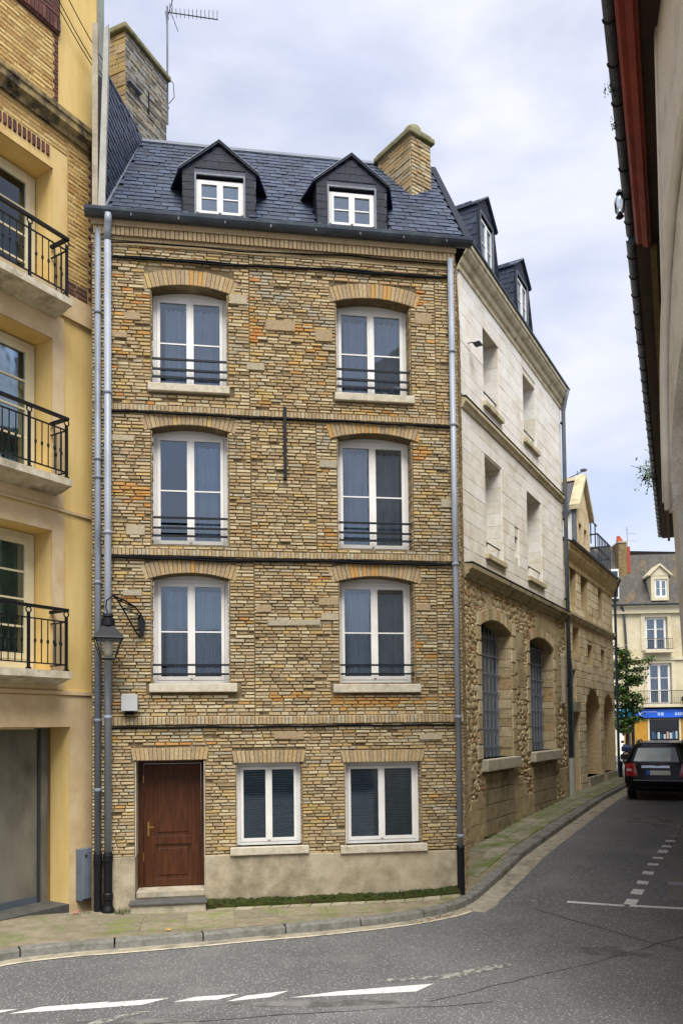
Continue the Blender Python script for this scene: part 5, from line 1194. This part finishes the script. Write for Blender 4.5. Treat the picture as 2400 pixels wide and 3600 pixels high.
# ================================================================== RIGHT HAND BUILDINGS
rbld = empty('roughcast_building', (4.6, 8.0, 0), 0, 'grey roughcast building with an arch and red brown eaves at the right edge', 'building')
ORB = Vector((4.6, 8.0, 0)); M_rc = mat('roughcast', 'e2ddd3', 'd0cabf', scale=30, rough=.95, bump=.8, bscale=70, spec=.15, c3='bdb6a9', s3=1.6); M_rcs = mat('smooth pale render', 'd8d2c6', 'c9c3b6', scale=3, rough=.9, bump=.15)
M_pier = mat('grey concrete pier', 'bdb9b0', 'aca89f', scale=4, rough=.9, bump=.3)
dA = Vector((-cos(rad(75)), -sin(rad(75)), 0)); nA = Vector((sin(rad(75)), -cos(rad(75)), 0))
def PA(wd, z, o=0): return Vector((3.76+.045*max(0, 5-z), 9.0, z))+dA*wd+nA*o-ORB
intr = [(.10, 5.26), (.13, 5.55), (.25, 5.9), (.5, 6.25), (.9, 6.55), (1.5, 6.8), (2.4, 6.95)]
poly = [(0, 5.26), (0, 12.6), (2.4, 12.6)]+intr[::-1]
b = MB(); n = len(poly); b.v = [tuple(PA(p[0], p[1])) for p in poly]+[tuple(PA(p[0], p[1], .6)) for p in poly]; b.f = [tuple(range(n)), tuple(range(n, 2*n))[::-1]]+[(i, n+i, n+(i+1) % n, (i+1) % n) for i in range(n)]; b.m = [0]*len(b.f); b.build('bay_wall', M_rc, rbld, fixn=True)
b = MB(); V = [(0.012, 0), (.4, 0), (.4, 5.26), (.012, 5.26)]; b.add([PA(p[0], p[1], .03) for p in V]+[PA(p[0], p[1], .6) for p in V], [(0, 1, 2, 3), (4, 7, 6, 5), (0, 4, 5, 1), (2, 6, 7, 3), (0, 3, 7, 4), (1, 5, 6, 2)]); b.build('pier', M_pier, rbld, fixn=True)
b = MB(); V = [(-.0, -1), (2.4, -1), (2.4, 7.2), (-.0, 7.2)]; b.add([PA(p[0], p[1], .62) for p in V], [(0, 1, 2, 3)]); b.build('recess_wall', M_pier, rbld)
mo = [(-.02, 5.4), (-.02, 6.0), (.0, 6.5), (.08, 6.95), (.25, 7.4), (.55, 7.85), (1.0, 8.25), (1.7, 8.6), (2.3, 8.75)]
for (o_, r_, dw) in ((-.02, .055, 0), (-.03, .04, .14)): MB().tube([PA(p[0]+dw, p[1]-dw*.9, o_) for p in mo], r_, 8).build('arch_moulding', M_rcs, rbld, smooth=True)
cs = MB(); V = [(-.03, 7.0), (.10, 7.2), (.10, 12.6), (-.03, 12.6)]; cs.add([PA(p[0], p[1], -.02) for p in V]+[PA(p[0], p[1], .1) for p in V], [(0, 1, 2, 3), (0, 4, 5, 1), (1, 5, 6, 2), (2, 6, 7, 3), (3, 7, 4, 0)]); cs.build('corner_strip', M_rcs, rbld, fixn=True)
AE = math.atan(1/.4222); rN = Vector((sin(AE), -cos(AE), 0))
def EV(Y, o, z): return Vector((.4222*Y-.603, Y, z))+rN*o
M_redb = mat('red brown painted timber', '8a3322', '70281b', scale=3, rough=.5, spec=.4, stretch=(1, 1, 1)); M_soff = mat('dark brown soffit', '3d2b22', '2f211b', scale=3, rough=.8)
def eave_strip(name, prof, Y0, Y1, mt, par, O, closed=True):
    b = MB(); n = len(prof); b.v = [tuple(EV(Y0, o, z)-O) for o, z in prof]+[tuple(EV(Y1, o, z)-O) for o, z in prof]
    b.f = [(i, n+i, n+(i+1) % n, (i+1) % n) for i in range(n if closed else n-1)]+([tuple(range(n))[::-1], tuple(range(n, 2*n))] if closed else []); b.m = [0]*len(b.f)
    return b.build(name, mt, par, fixn=True)
eave_strip('fascia', [(.1, 11.05), (.1, 10.9), (.14, 10.86), (.2, 10.86), (.22, 10.8), (.29, 10.78), (.31, 10.84), (.34, 10.84), (.34, 11.05)], 6.7, 13.05, M_redb, rbld, ORB)
eave_strip('soffit', [(.34, 11.0), (.34, 10.92), (1.0, 10.92), (1.0, 11.0)], 6.7, 13.0, M_soff, rbld, ORB)
eave_strip('wall', [(.95, 10.92), (.95, -.2), (1.1, -.2), (1.1, 10.92)], 6.7, 13.0, M_rcs, rbld, ORB)
eave_strip('roof', [(-.02, 11.1), (.06, 11.2), (4, 12.1), (4, 11.9), (.1, 11.05)], 6.7, 13.05, SLT[4], rbld, ORB)
def eave_gutter(Y0, Y1, par, O, r=.075, z=11.08):
    prof = [(.03+r*cos(a), z+r*sin(a)) for a in [pi+pi*k/7 for k in range(8)]]+[(.03+r, z+.01), (.03-r, z+.01)]
    o = eave_strip('gutter', prof, Y0, Y1, M_gutter, par, O); Y = Y0+.4
    me = MB().tube([rN*((r+.006)*cos(a))+Vector((0, 0, (r+.006)*sin(a))) for a in [pi+pi*k/7 for k in range(8)]], .012, 4).mesh('gutter_joint', M_iron)
    while Y < Y1:
        j = bpy.data.objects.new('gutter_joint', me); COL.objects.link(j); j.parent = o; j.location = EV(Y, .03, z)-O; Y += .62
    return o
eave_gutter(6.7, 13.05, rbld, ORB)
b = MB(); Q = [EV(6.72, 1.12, 0), EV(12.98, 1.12, 0), EV(12.98, 6, 0), EV(6.72, 6, 0)]; b.prism([(q.x-ORB.x, q.y-ORB.y) for q in Q], -.2, 10.9, 'z'); b.build('main_block', M_rcs, rbld, fixn=True)
eb = MB(); eb.box(-.05, .05, 0, 0, 0, 0)
bx_ = MB(); P0 = [EV(11.4, .72, 9.9)-ORB, EV(12.9, .72, 9.9)-ORB]; d_ = [(.0, 0), (.16, 0), (.16, 1.0), (.0, 1.0)]
bx_.v = [tuple(P0[0]+rN*a+Vector((0, 0, c))) for a, c in d_]+[tuple(P0[1]+rN*a+Vector((0, 0, c))) for a, c in d_]; bx_.f = [(i, 4+i, 4+(i+1) % 4, (i+1) % 4) for i in range(4)]+[(3, 2, 1, 0), (4, 5, 6, 7)]; bx_.m = [0]*6; bx_.build('vent_panel', M_zincd, rbld, fixn=True)
OCB = Vector((10.5, 22, 0)); cb = empty('brown_eaved_house', OCB, 0, 'house with dark soffit and ringed gutter beyond the roughcast building on the right', 'house')
eave_gutter(13.1, 34, cb, OCB, .085, 11.0)
eave_strip('soffit', [(.1, 10.98), (.1, 10.86), (1.1, 10.86), (1.1, 10.98)], 13.1, 34, M_soff, cb, OCB)
eave_strip('rafter_board', [(.32, 10.85), (.32, 10.72), (.42, 10.72), (.42, 10.85)], 13.1, 34, mat('mossy timber', '6b5a35', '544728', scale=5, rough=.9), cb, OCB)
M_brw = mat('pale bounce wall', 'd2c8b4', 'bfb49e', scale=9, rough=.95, bump=.5, c3='9d9078', s3=1.5)  # unseen wall, its colour made pale to bounce light onto the white building
b = MB(); q4 = [(6.1, 13.2), (14.6, 33.9), (22, 31), (12, 11)]; b.prism(q4, 4.2, 10.9, 'z'); b.v = [tuple(Vector(v)-OCB) for v in b.v]; b.build('upper_wall', M_brw, cb, fixn=True)
b = MB(); b.prism([(7.4, 13.2), (16.0, 33.5), (22, 31), (12, 11)], .2, 4.2, 'z'); b.v = [tuple(Vector(v)-OCB) for v in b.v]; b.build('ground_floor_wall', M_rc, cb, fixn=True)
eave_strip('roof', [(-.02, 11.05), (.05, 11.12), (4, 12.0), (4, 11.8), (.1, 10.99)], 13.1, 34, SLT[4], cb, OCB)
# growth in the gutters
def leafy(c, r, n, rng, mt, name, par, size=.05, squash=1):
    mb = MB()
    for _ in range(n):
        p = Vector((rng.gauss(0, .5), rng.gauss(0, .5), rng.gauss(0, .5)*squash))*r+Vector(c); t = Vector((rng.gauss(0, 1), rng.gauss(0, 1), rng.gauss(0, 1))).normalized(); u = t.orthogonal().normalized(); s = size*rng.uniform(.6, 1.3)
        mb.add([p-t*s, p+u*s*.5, p+t*s, p-u*s*.5], [(0, 1, 2, 3)], rng.randrange(len(mt)))
    return mb.build(name, mt, par)
LV = [mat('leaf %d' % i, a, c, scale=8, rough=.6, spec=.3) for i, (a, c) in enumerate((('3d5a2a','2f4a20'), ('557034','43602a'), ('6b7a35','566a2b'), ('8a7a35','75682c')))]
rl = random.Random(8)
pc = EV(26.0, -.02, 11.05); gp = empty('gutter_shrub', pc, 0, 'small green shrub sprouting from the dark gutter on the right', 'plant')
leafy((-.12, 0, .1), .36, 240, rl, LV[:2], 'leaves', gp, .075, 1.3); MB().tube([(.1, 0, -.15), (0, 0, .1), (-.15, 0, .4)], .012, 4).build('stem', M_soff, gp); MB().tube([(0, 0, 0), (-.5, -.1, .25), (-.75, -.1, .35)], .008, 4).build('stem', M_soff, gp)
for k, (Y, lb) in enumerate(((9.95, 'upper clump of moss on the gutter of the red brown eaves'), (10.55, 'lower clump of moss on the gutter of the red brown eaves'))):
    p = EV(Y, -.02, 11.06); g_ = empty('gutter_moss', p, 0, lb, 'plant'); leafy((0, 0, 0), .09, 90, rl, LV[:2], 'leaves', g_, .025, .8)
lp = empty('eaves_lamp', EV(12.0, -.08, 10.95), 0, 'clear glass lamp hung outside the gutter of the red brown eaves', 'lamp')
lp.scale = (.7, .7, .8); MB().lathe([(.03, -.24), (.1, -.2), (.12, .0), (.07, .12), (.03, .14)], (0, 0, 0), 12).build('globe', glassmat('lamp glass', .25, (.9, .93, .95)), lp, smooth=True); MB().lathe([(.05, .14), (.08, .16), (.03, .24)], (0, 0, 0), 10).build('cap', M_iron, lp); MB().lathe([(.03, -.34), (.09, -.3), (.05, -.24)], (0, 0, 0), 10).build('base', M_iron, lp); MB().tube([(0, 0, .2), (.15, -.06, .2)], .02, 5).build('arm', M_iron, lp)

# house across the road, behind the photographer; it shows as dark roofs and walls in the window panes
oh = empty('opposite_house', (-1, -13, -.12), 0, 'plain rendered house across the road, reflected in the brick house windows', 'house')
ow = part('wall', mat('grey render', '8f8a80', '7c776d', scale=2, rough=.9), oh, (-16, 14, -6, 0, 0, 5.6))
b = MB(); b.prism([(.4, 5.5), (-3, 8.3), (-6.4, 5.5)], -16.4, 14.4, 'x'); b.build('roof', SLT[3], oh, fixn=True)
for k in range(9): o = part('window', G3, oh, (-14.6+k*3.2, -13.5+k*3.2, .0, .03, 3.2, 4.8)); part('frame', M_white, o, (-14.7+k*3.2, -13.4+k*3.2, -.02, .02, 3.1, 3.2), (-14.7+k*3.2, -13.4+k*3.2, -.02, .02, 4.8, 4.9))
part('chimney', M_brown[1], oh, (-6, -5.2, -3.6, -2.6, 7, 9.4)); part('chimney', M_brown[1], oh, (6, 6.8, -3.6, -2.6, 7, 9.4))

# ================================================================== CAR
CX, CY, CA = 9.02, 22.85, rad(64)
car = empty('parked_car', (CX, CY, rz(CX, CY)), CA-pi/2, 'black estate car seen from behind, parked up the side street', 'car')
slope = (pave(CX+cos(CA)*3, CY+sin(CA)*3)-pave(CX, CY))/3; car.rotation_euler = (math.atan(slope), 0, CA-pi/2); car.scale = (1.08, 1.05, 1.08)
M_car = mat('black car paint', (.004, .004, .006), (.005, .005, .008), rough=.22, spec=.25); M_blk = mat('black plastic', (.012, .012, .013), rough=.55); M_tyre = mat('tyre', (.015, .015, .015), rough=.9)
LVL = [(.26, .78, .10, 4.1), (.34, .84, .03, 4.2), (.5, .87, .0, 4.25), (.56, .875, .0, 4.25), (.62, .872, .03, 4.2), (.8, .875, .05, 4.1), (.95, .865, .08, 3.8), (1.02, .845, .12, 3.3), (1.1, .815, .17, 3.0), (1.25, .755, .24, 2.8), (1.4, .695, .32, 2.5), (1.47, .655, .38, 2.35), (1.52, .59, .46, 2.2), (1.55, .45, .6, 2.0)]
def lvl(z):
    for a, c in zip(LVL, LVL[1:]):
        if z <= c[0]: t = (z-a[0])/(c[0]-a[0]); return [a[i]+(c[i]-a[i])*t for i in range(4)]
    return LVL[-1]
def ring(z, n=8):
    _, hw, yr, yf = lvl(z); r = min(.24, hw*.5); P = []
    for (cx, cy, a0) in ((-hw+r, yr+r, pi), (hw-r, yr+r, 1.5*pi), (hw-r, yf-r, 0), (-hw+r, yf-r, .5*pi)):
        for k in range(n+1): a = a0+pi/2*k/n; P.append((cx+r*cos(a), cy+r*sin(a), z))
    return P
b = MB(); zs = [l[0] for l in LVL]; n = len(ring(.3))
for z in zs: b.v += ring(z)
for i in range(len(zs)-1):
    for j in range(n): b.f.append((i*n+j, i*n+(j+1) % n, (i+1)*n+(j+1) % n, (i+1)*n+j)); b.m.append(0)
b.f += [tuple(range(n))[::-1], tuple(range((len(zs)-1)*n, len(zs)*n))]; b.m += [0, 0]
b.build('body', M_car, car, smooth=True)
def rear(x, z, o=.008):
    _, hw, yr, yf = lvl(z); r = min(.24, hw*.5); ax = abs(x); y = yr
    if ax > hw-r: q = min(ax-(hw-r), r*.999); y = yr+r-math.sqrt(r*r-q*q)
    return (x, y-o, z)
def patch(name, mt, fx0, fx1, z0, z1, o=.008, nx=14, nz=6, par=car, smooth=True):
    b = MB()
    for k in range(nz+1):
        z = z0+(z1-z0)*k/nz; a, c = fx0(z), fx1(z)
        for i in range(nx+1): b.v.append(rear(a+(c-a)*i/nx, z, o))
    for k in range(nz):
        for i in range(nx): a = k*(nx+1)+i; b.f.append((a, a+1, a+nx+2, a+nx+1)); b.m.append(0)
    return b.build(name, mt, par, smooth=smooth)
patch('rear_window', mat('tinted rear glass', (.02, .03, .035), rough=.05, spec=.8), lambda z: -.70+.33*(z-1.03), lambda z: .70-.33*(z-1.03), 1.04, 1.42, .006)
patch('window_reflector', mat('silver sun shade', 'd5e2e0', 'c0cfcd', scale=4, rough=.35, spec=.5), lambda z: -.62+.3*(z-1.06), lambda z: .3-.0*(z-1.06), 1.06, 1.40, .010)
for s in (-1, 1):
    L_ = (lambda z: -.84+.1*abs(z-.9)) if s < 0 else (lambda z: .6+.0*z); R_ = (lambda z: -.56-.25*(z-.9)) if s < 0 else (lambda z: .84-.1*abs(z-.9))
    if s > 0: L_ = lambda z: .56+.25*(z-.9)
    tl = patch('tail_light', mat('red tail lamp', 'b0201f', '8a0d12', scale=10, rough=.15, spec=.7), L_, R_, .66, 1.0, .012, nx=8)
    patch('reverse_lamp', mat('clear lamp', 'c9b0b0', rough=.2), (lambda z: -.80) if s < 0 else (lambda z: .66), (lambda z: -.66) if s < 0 else (lambda z: .8), .80, .86, .016, nx=4, nz=2, par=tl)
pt_ = patch('number_plate', mat('pale number plate', 'ecebe2', 'dedccf', scale=30, rough=.4), lambda z: -.30, lambda z: .30, .70, .82, .02, nz=2, smooth=False); patch('plate_band', mat('plate blue', '2f62c9', rough=.4), lambda z: -.30, lambda z: -.2, .70, .82, .024, nx=2, nz=2, par=pt_)
patch('tailgate_handle', mat('chrome strip', 'a9adb5', rough=.25, metal=.8), lambda z: -.42, lambda z: .28, .885, .95, .014, nz=2)
patch('bumper_strip', mat('painted bumper sheen', '6d737a', rough=.3), lambda z: -.62, lambda z: .62, .545, .57, .016, nz=2); patch('bumper_strip', M_blk, lambda z: -.55, lambda z: .5, .36, .40, .014, nz=2)  # the first strip is a bumper highlight put in as grey colour
patch('brake_light', mat('dark red lamp', '3f1014', rough=.2), lambda z: -.2, lambda z: .2, 1.43, 1.455, .012, nz=2)
w_ = MB(); w_.tube([rear(.02, 1.04, .03), rear(.3, 1.08, .03)], .016, 5); w_.build('wiper', M_blk, car)
MB().lathe([(.045, 0), (.045, .012)], (0, 0, 0), 12).build('emblem', mat('chrome', 'b9bcc2', rough=.2, metal=1), car); o = car.children[-1]; o.location = rear(0, .915, .012); o.rotation_euler = (pi/2, 0, 0)
for s in (-1, 1):
    MB().tube([(s*.56, .5, 1.53), (s*.57, .7, 1.59), (s*.57, 1.8, 1.59), (s*.56, 2.0, 1.53)], .02, 6).build('roof_rail', mat('grey rail', '8f9297', rough=.35, metal=.6), car)
    for y in (.75, 3.35):
        wh = MB(); wh.lathe([(.2, -.1), (.29, -.1), (.31, -.07), (.31, .07), (.29, .1), (.2, .1)], (0, 0, 0), 20); wo_ = wh.build('wheel', M_tyre, car); wo_.rotation_euler = (0, pi/2, 0); wo_.location = (s*.74, y, .31); MB().lathe([(.19, -.105), (.17, -.1), (.17, .1), (.19, .105)], (0, 0, 0), 16).build('rim', mat('alloy', '8a8d92', rough=.35, metal=.8), wo_)
    sw_ = MB(); sw_.add([(s*.80, .75, 1.1), (s*.80, 2.6, 1.1), (s*.715, 2.3, 1.38), (s*.715, .75, 1.38)], [(0, 1, 2, 3)]); sw_.build('side_window', MATS['tinted rear glass'], car)
    part('mirror', M_blk, car, (s*.93-.07, s*.93+.07, 2.55, 2.65, 1.02, 1.14), bevel=.02)
part('roof_panel_sheen', mat('painted roof sheen', '9a98a0', '85838b', rough=.3), car, (-.5, .5, .46, .56, 1.525, 1.545), bevel=.008)  # pale bar that paints in the sheen along the rear roof edge

# ================================================================== STREET FURNITURE, SCOOTER, TREE
SX, SY = 11.95, 33.6
sc = empty('motor_scooter', (SX, SY, pave(SX, SY)), rad(62)-pi/2, 'dark motor scooter with a blue seat cover parked at the end of the pavement', 'scooter')
for y in (.25, 1.45):
    q = MB(); q.lathe([(.12, -.06), (.22, -.06), (.25, -.03), (.25, .03), (.22, .06), (.12, .06)], (0, 0, 0), 16); o = q.build('wheel', M_tyre, sc); o.rotation_euler = (0, pi/2, 0); o.location = (0, y, .25)
q = MB(); q.prism([(.0, .45), (.15, .3), (.6, .22), (1.1, .22), (1.3, .35), (1.38, .95), (1.25, .95), (1.1, .4), (.75, .4), (.7, .75), (.05, .8)], -.17, .17, 'x'); q.build('body', M_car, sc, bevel=.05)
q = MB(); q.prism([(-.08, .82), (.75, .78), (.7, .98), (.3, 1.08), (-.05, 1.02)], -.2, .2, 'x'); q.build('seat_cover', mat('dark blue cover', '1f2a55', '172048', rough=.6), sc, bevel=.05)
MB().tube([(-.32, 1.28, 1.08), (0, 1.33, 1.05), (.32, 1.28, 1.08)], .02, 6).build('handlebar', M_blk, sc)
for s in (-1, 1): part('mirror', M_blk, sc, (s*.34-.06, s*.34+.06, 1.26, 1.29, 1.15, 1.25))
MB().tube([(0, 1.33, 1.0), (0, 1.45, .3)], .035, 6).build('fork', M_blk, sc); part('tail_lamp', mat('pale lamp', 'd8bfb0', rough=.3), sc, (-.08, .08, -.1, -.06, .68, .78)); part('number_plate', M_white, sc, (-.09, .09, -.06, -.04, .42, .56)); part('top_case', M_blk, sc, (-.2, .2, -.3, .0, .5, .72), bevel=.04)
for (x, y, hh, lb) in ((15.6, -.25, .62, 'short black bollard standing against the second sandstone arch'), (17.0, -.35, .92, 'taller black bollard beside the parked scooter')):
    P = loc(OW, AW, x, y, 0); P.z = pave(P.x, P.y); o = empty('bollard', P, 0, lb, 'bollard', 'black bollards at the end of the pavement')
    MB().lathe([(.09, 0), (.085, .05), (.065, .08), (.06, hh-.12), (.075, hh-.1), (.075, hh-.05)], (0, 0, 0), 12).build('post', M_iron, o, smooth=True); MB().lathe([(.075, hh-.05), (.06, hh-.01), (.02, hh)], (0, 0, 0), 12).build('cap', M_iron, o, smooth=True)
# young layered tree in front of the cream building
TX, TY = 14.45, 40.5; tz = pave(TX, TY)
tree = empty('young_tree', (TX, TY, tz), 0, 'young street tree with layered green foliage in front of the cream building', 'tree')
rt_ = random.Random(12); tk = MB(); tk.tube([(0, 0, -.1), (.02, 0, 1.5), (-.05, .02, 3.2), (.05, 0, 4.8), (0, 0, 5.6)], [.11, .09, .07, .04, .015], 8); tips = []
for k in range(34):
    z = 1.6+3.9*(k/33)+rt_.uniform(-.1, .1); a = rt_.uniform(0, 2*pi); L_ = (1.3 if z > 4.3 else .8)*rt_.uniform(.6, 1.15)*(1-.25*max(0, z-5)); e = Vector((cos(a)*L_, sin(a)*L_, rt_.uniform(.0, .3)))
    if z > 4.6: e.x *= 1.15
    p0 = Vector((0, 0, z)); tk.tube([p0, p0+e*.5+Vector((0, 0, .1)), p0+e], [.03, .018, .006], 5); tips.append((p0, e))
tk.build('trunk', mat('dark bark', '4a4036', '38302a', scale=8, rough=.95), tree)
lv = MB()
for p0, e in tips:
    for _ in range(190):
        t = rt_.uniform(.2, 1.08); p = p0+e*t+Vector((rt_.gauss(0, .16), rt_.gauss(0, .16), rt_.gauss(0, .09))); d_ = Vector((rt_.gauss(0, 1), rt_.gauss(0, 1), rt_.gauss(-.2, .5))).normalized(); u = d_.cross(Vector((0, 0, 1))+Vector((rt_.gauss(0, .4), rt_.gauss(0, .4), 0))).normalized(); s = rt_.uniform(.06, .12)
        c = 3 if p.z > 5.0 and rt_.random() < .3 else rt_.choice((0, 0, 1, 1, 2))
        lv.add([p-d_*s, p+u*s*.55, p+d_*s, p-u*s*.55], [(0, 1, 2, 3)], c)
lv.build('crown', LV, tree)

# ================================================================== WEEDS, LITTER
rg = random.Random(6); bed = MB(); nx = 60
for k in range(nx+1):
    x = 1.46+(5.62-1.46)*k/nx
    for j, (y, z) in enumerate(((-.03, .13), (-.09, .11), (-.15, .09), (-.185, .06), (-.19, -.02))):
        P = loc(LF, AF, x, y+rg.uniform(-.01, .01), z+rg.uniform(-.02, .025)*(j < 4)+n3(x, y, 2, 1)*.03); P.z += pave(P.x, P.y); bed.v.append(tuple(P))
for k in range(nx):
    for j in range(4): a = k*5+j; bed.f.append((a, a+1, a+6, a+5)); bed.m.append(0)
tag(bed.build('moss_bed', M_moss, fixn=True), 'strip of dark moss and soil along the foot of the plinth', 'moss', kind='stuff')
gr = MB()
def tuft(p, n, h, sp):
    for _ in range(n):
        a = rg.uniform(0, 2*pi); o = Vector((rg.gauss(0, sp), rg.gauss(0, sp*.5), 0)); tip = Vector((cos(a)*h*.5, sin(a)*h*.5, h*rg.uniform(.5, 1.2))); s = Vector((-sin(a), cos(a), 0))*.006
        b0 = Vector(p)+o; gr.add([b0-s, b0+s, b0+tip], [(0, 1, 2)], rg.randrange(2))
for k in range(150):
    x = rg.uniform(1.5, 5.5); dens = .5+n3(x, 0, 1.3, 4.4)
    if rg.random() > dens+.25: continue
    P = loc(LF, AF, x, rg.uniform(-.17, -.04), 0); P.z = pave(P.x, P.y)+.09; tuft(P, 12, rg.uniform(.03, .09), .04)
for (x, y) in ((.1, -.2), (.2, -.12), (-.4, -.25), (.15, -.28)):
    P = loc(LF, AF, x, y, 0); P.z = pave(P.x, P.y)+.0; tuft(P, 30, .09, .06)
for k in range(60):
    P = loc(OW, AW, rg.uniform(.2, 8.2), -.03, 0); P.z = pave(P.x, P.y)+.01; tuft(P, 9, rg.uniform(.04, .1), .05)
tag(gr.build('weeds', [mat('grass blade', '33491d', '273a15', scale=5, rough=.7), mat('grass blade pale', '47591f', '3a4c1b', scale=5, rough=.7)]), 'tufts of green grass along the foot of the walls', 'grass', kind='stuff')
def leaf(name, X, Y, z, s, mt, label, cat, rot=0, curl=.01):
    b = MB(); P = [(-1, 0, 0), (-.4, -.5, curl/s), (.4, -.45, 0), (1, 0, curl/s), (.4, .45, 0), (-.4, .5, curl/s)]; b.add([(p[0]*s, p[1]*s, p[2]*s) for p in P], [(0, 1, 2, 3, 4, 5)]); o = b.build(name, mt); o.location = (X, Y, z); o.rotation_euler = (0, 0, rot); return tag(o, label, cat)
leaf('fallen_leaf', -2.5, 11.45, pave(-2.5, 11.45)+.022, .05, mat('yellow leaf', 'd9a032', rough=.6), 'single yellow leaf lying on the pavement in front of the door', 'leaf', .3)
P = loc(LF, AF, -.5, -.32, 0); lt_ = MB()
for k in range(5): x, y, z = P.x+rg.uniform(-.07, .07), P.y+rg.uniform(-.04, .04), .05+k*.01; d_ = Vector((rg.uniform(-1, 1), rg.uniform(-1, 1), rg.uniform(-.3, .6))).normalized()*.05; u = Vector((rg.uniform(-1, 1), rg.uniform(-1, 1), .3)).normalized()*.04; lt_.add([Vector((x, y, z))-d_, Vector((x, y, z))+u, Vector((x, y, z+.03))+d_], [(0, 1, 2)])
tag(lt_.build('paper_scrap', mat('red paper', 'b5525a', 'c98a8c', scale=30, rough=.8)), 'crumpled red paper scrap beside the foot of the downpipes', 'litter')
dl = MB()
for k in range(70):
    t = rg.random(); X, Y = 1.0+1.2*t+rg.gauss(0, .05), 12.18+1.0*t+rg.gauss(0, .06); z = rz(X, Y)+.012; a = rg.uniform(0, pi); s = rg.uniform(.012, .03); dl.add([(X+cos(a)*s, Y+sin(a)*s, z), (X-sin(a)*s*.5, Y+cos(a)*s*.5, z+.008), (X-cos(a)*s, Y-sin(a)*s, z), (X+sin(a)*s*.5, Y-cos(a)*s*.5, z+.004)], [(0, 1, 2, 3)], rg.randrange(2))
tag(dl.build('leaf_litter', [mat('brown litter', '7a5a30', rough=.9), mat('dry litter', 'a07c42', rough=.9)]), 'brown leaf litter gathered in the channel at the corner', 'leaf litter', kind='stuff')
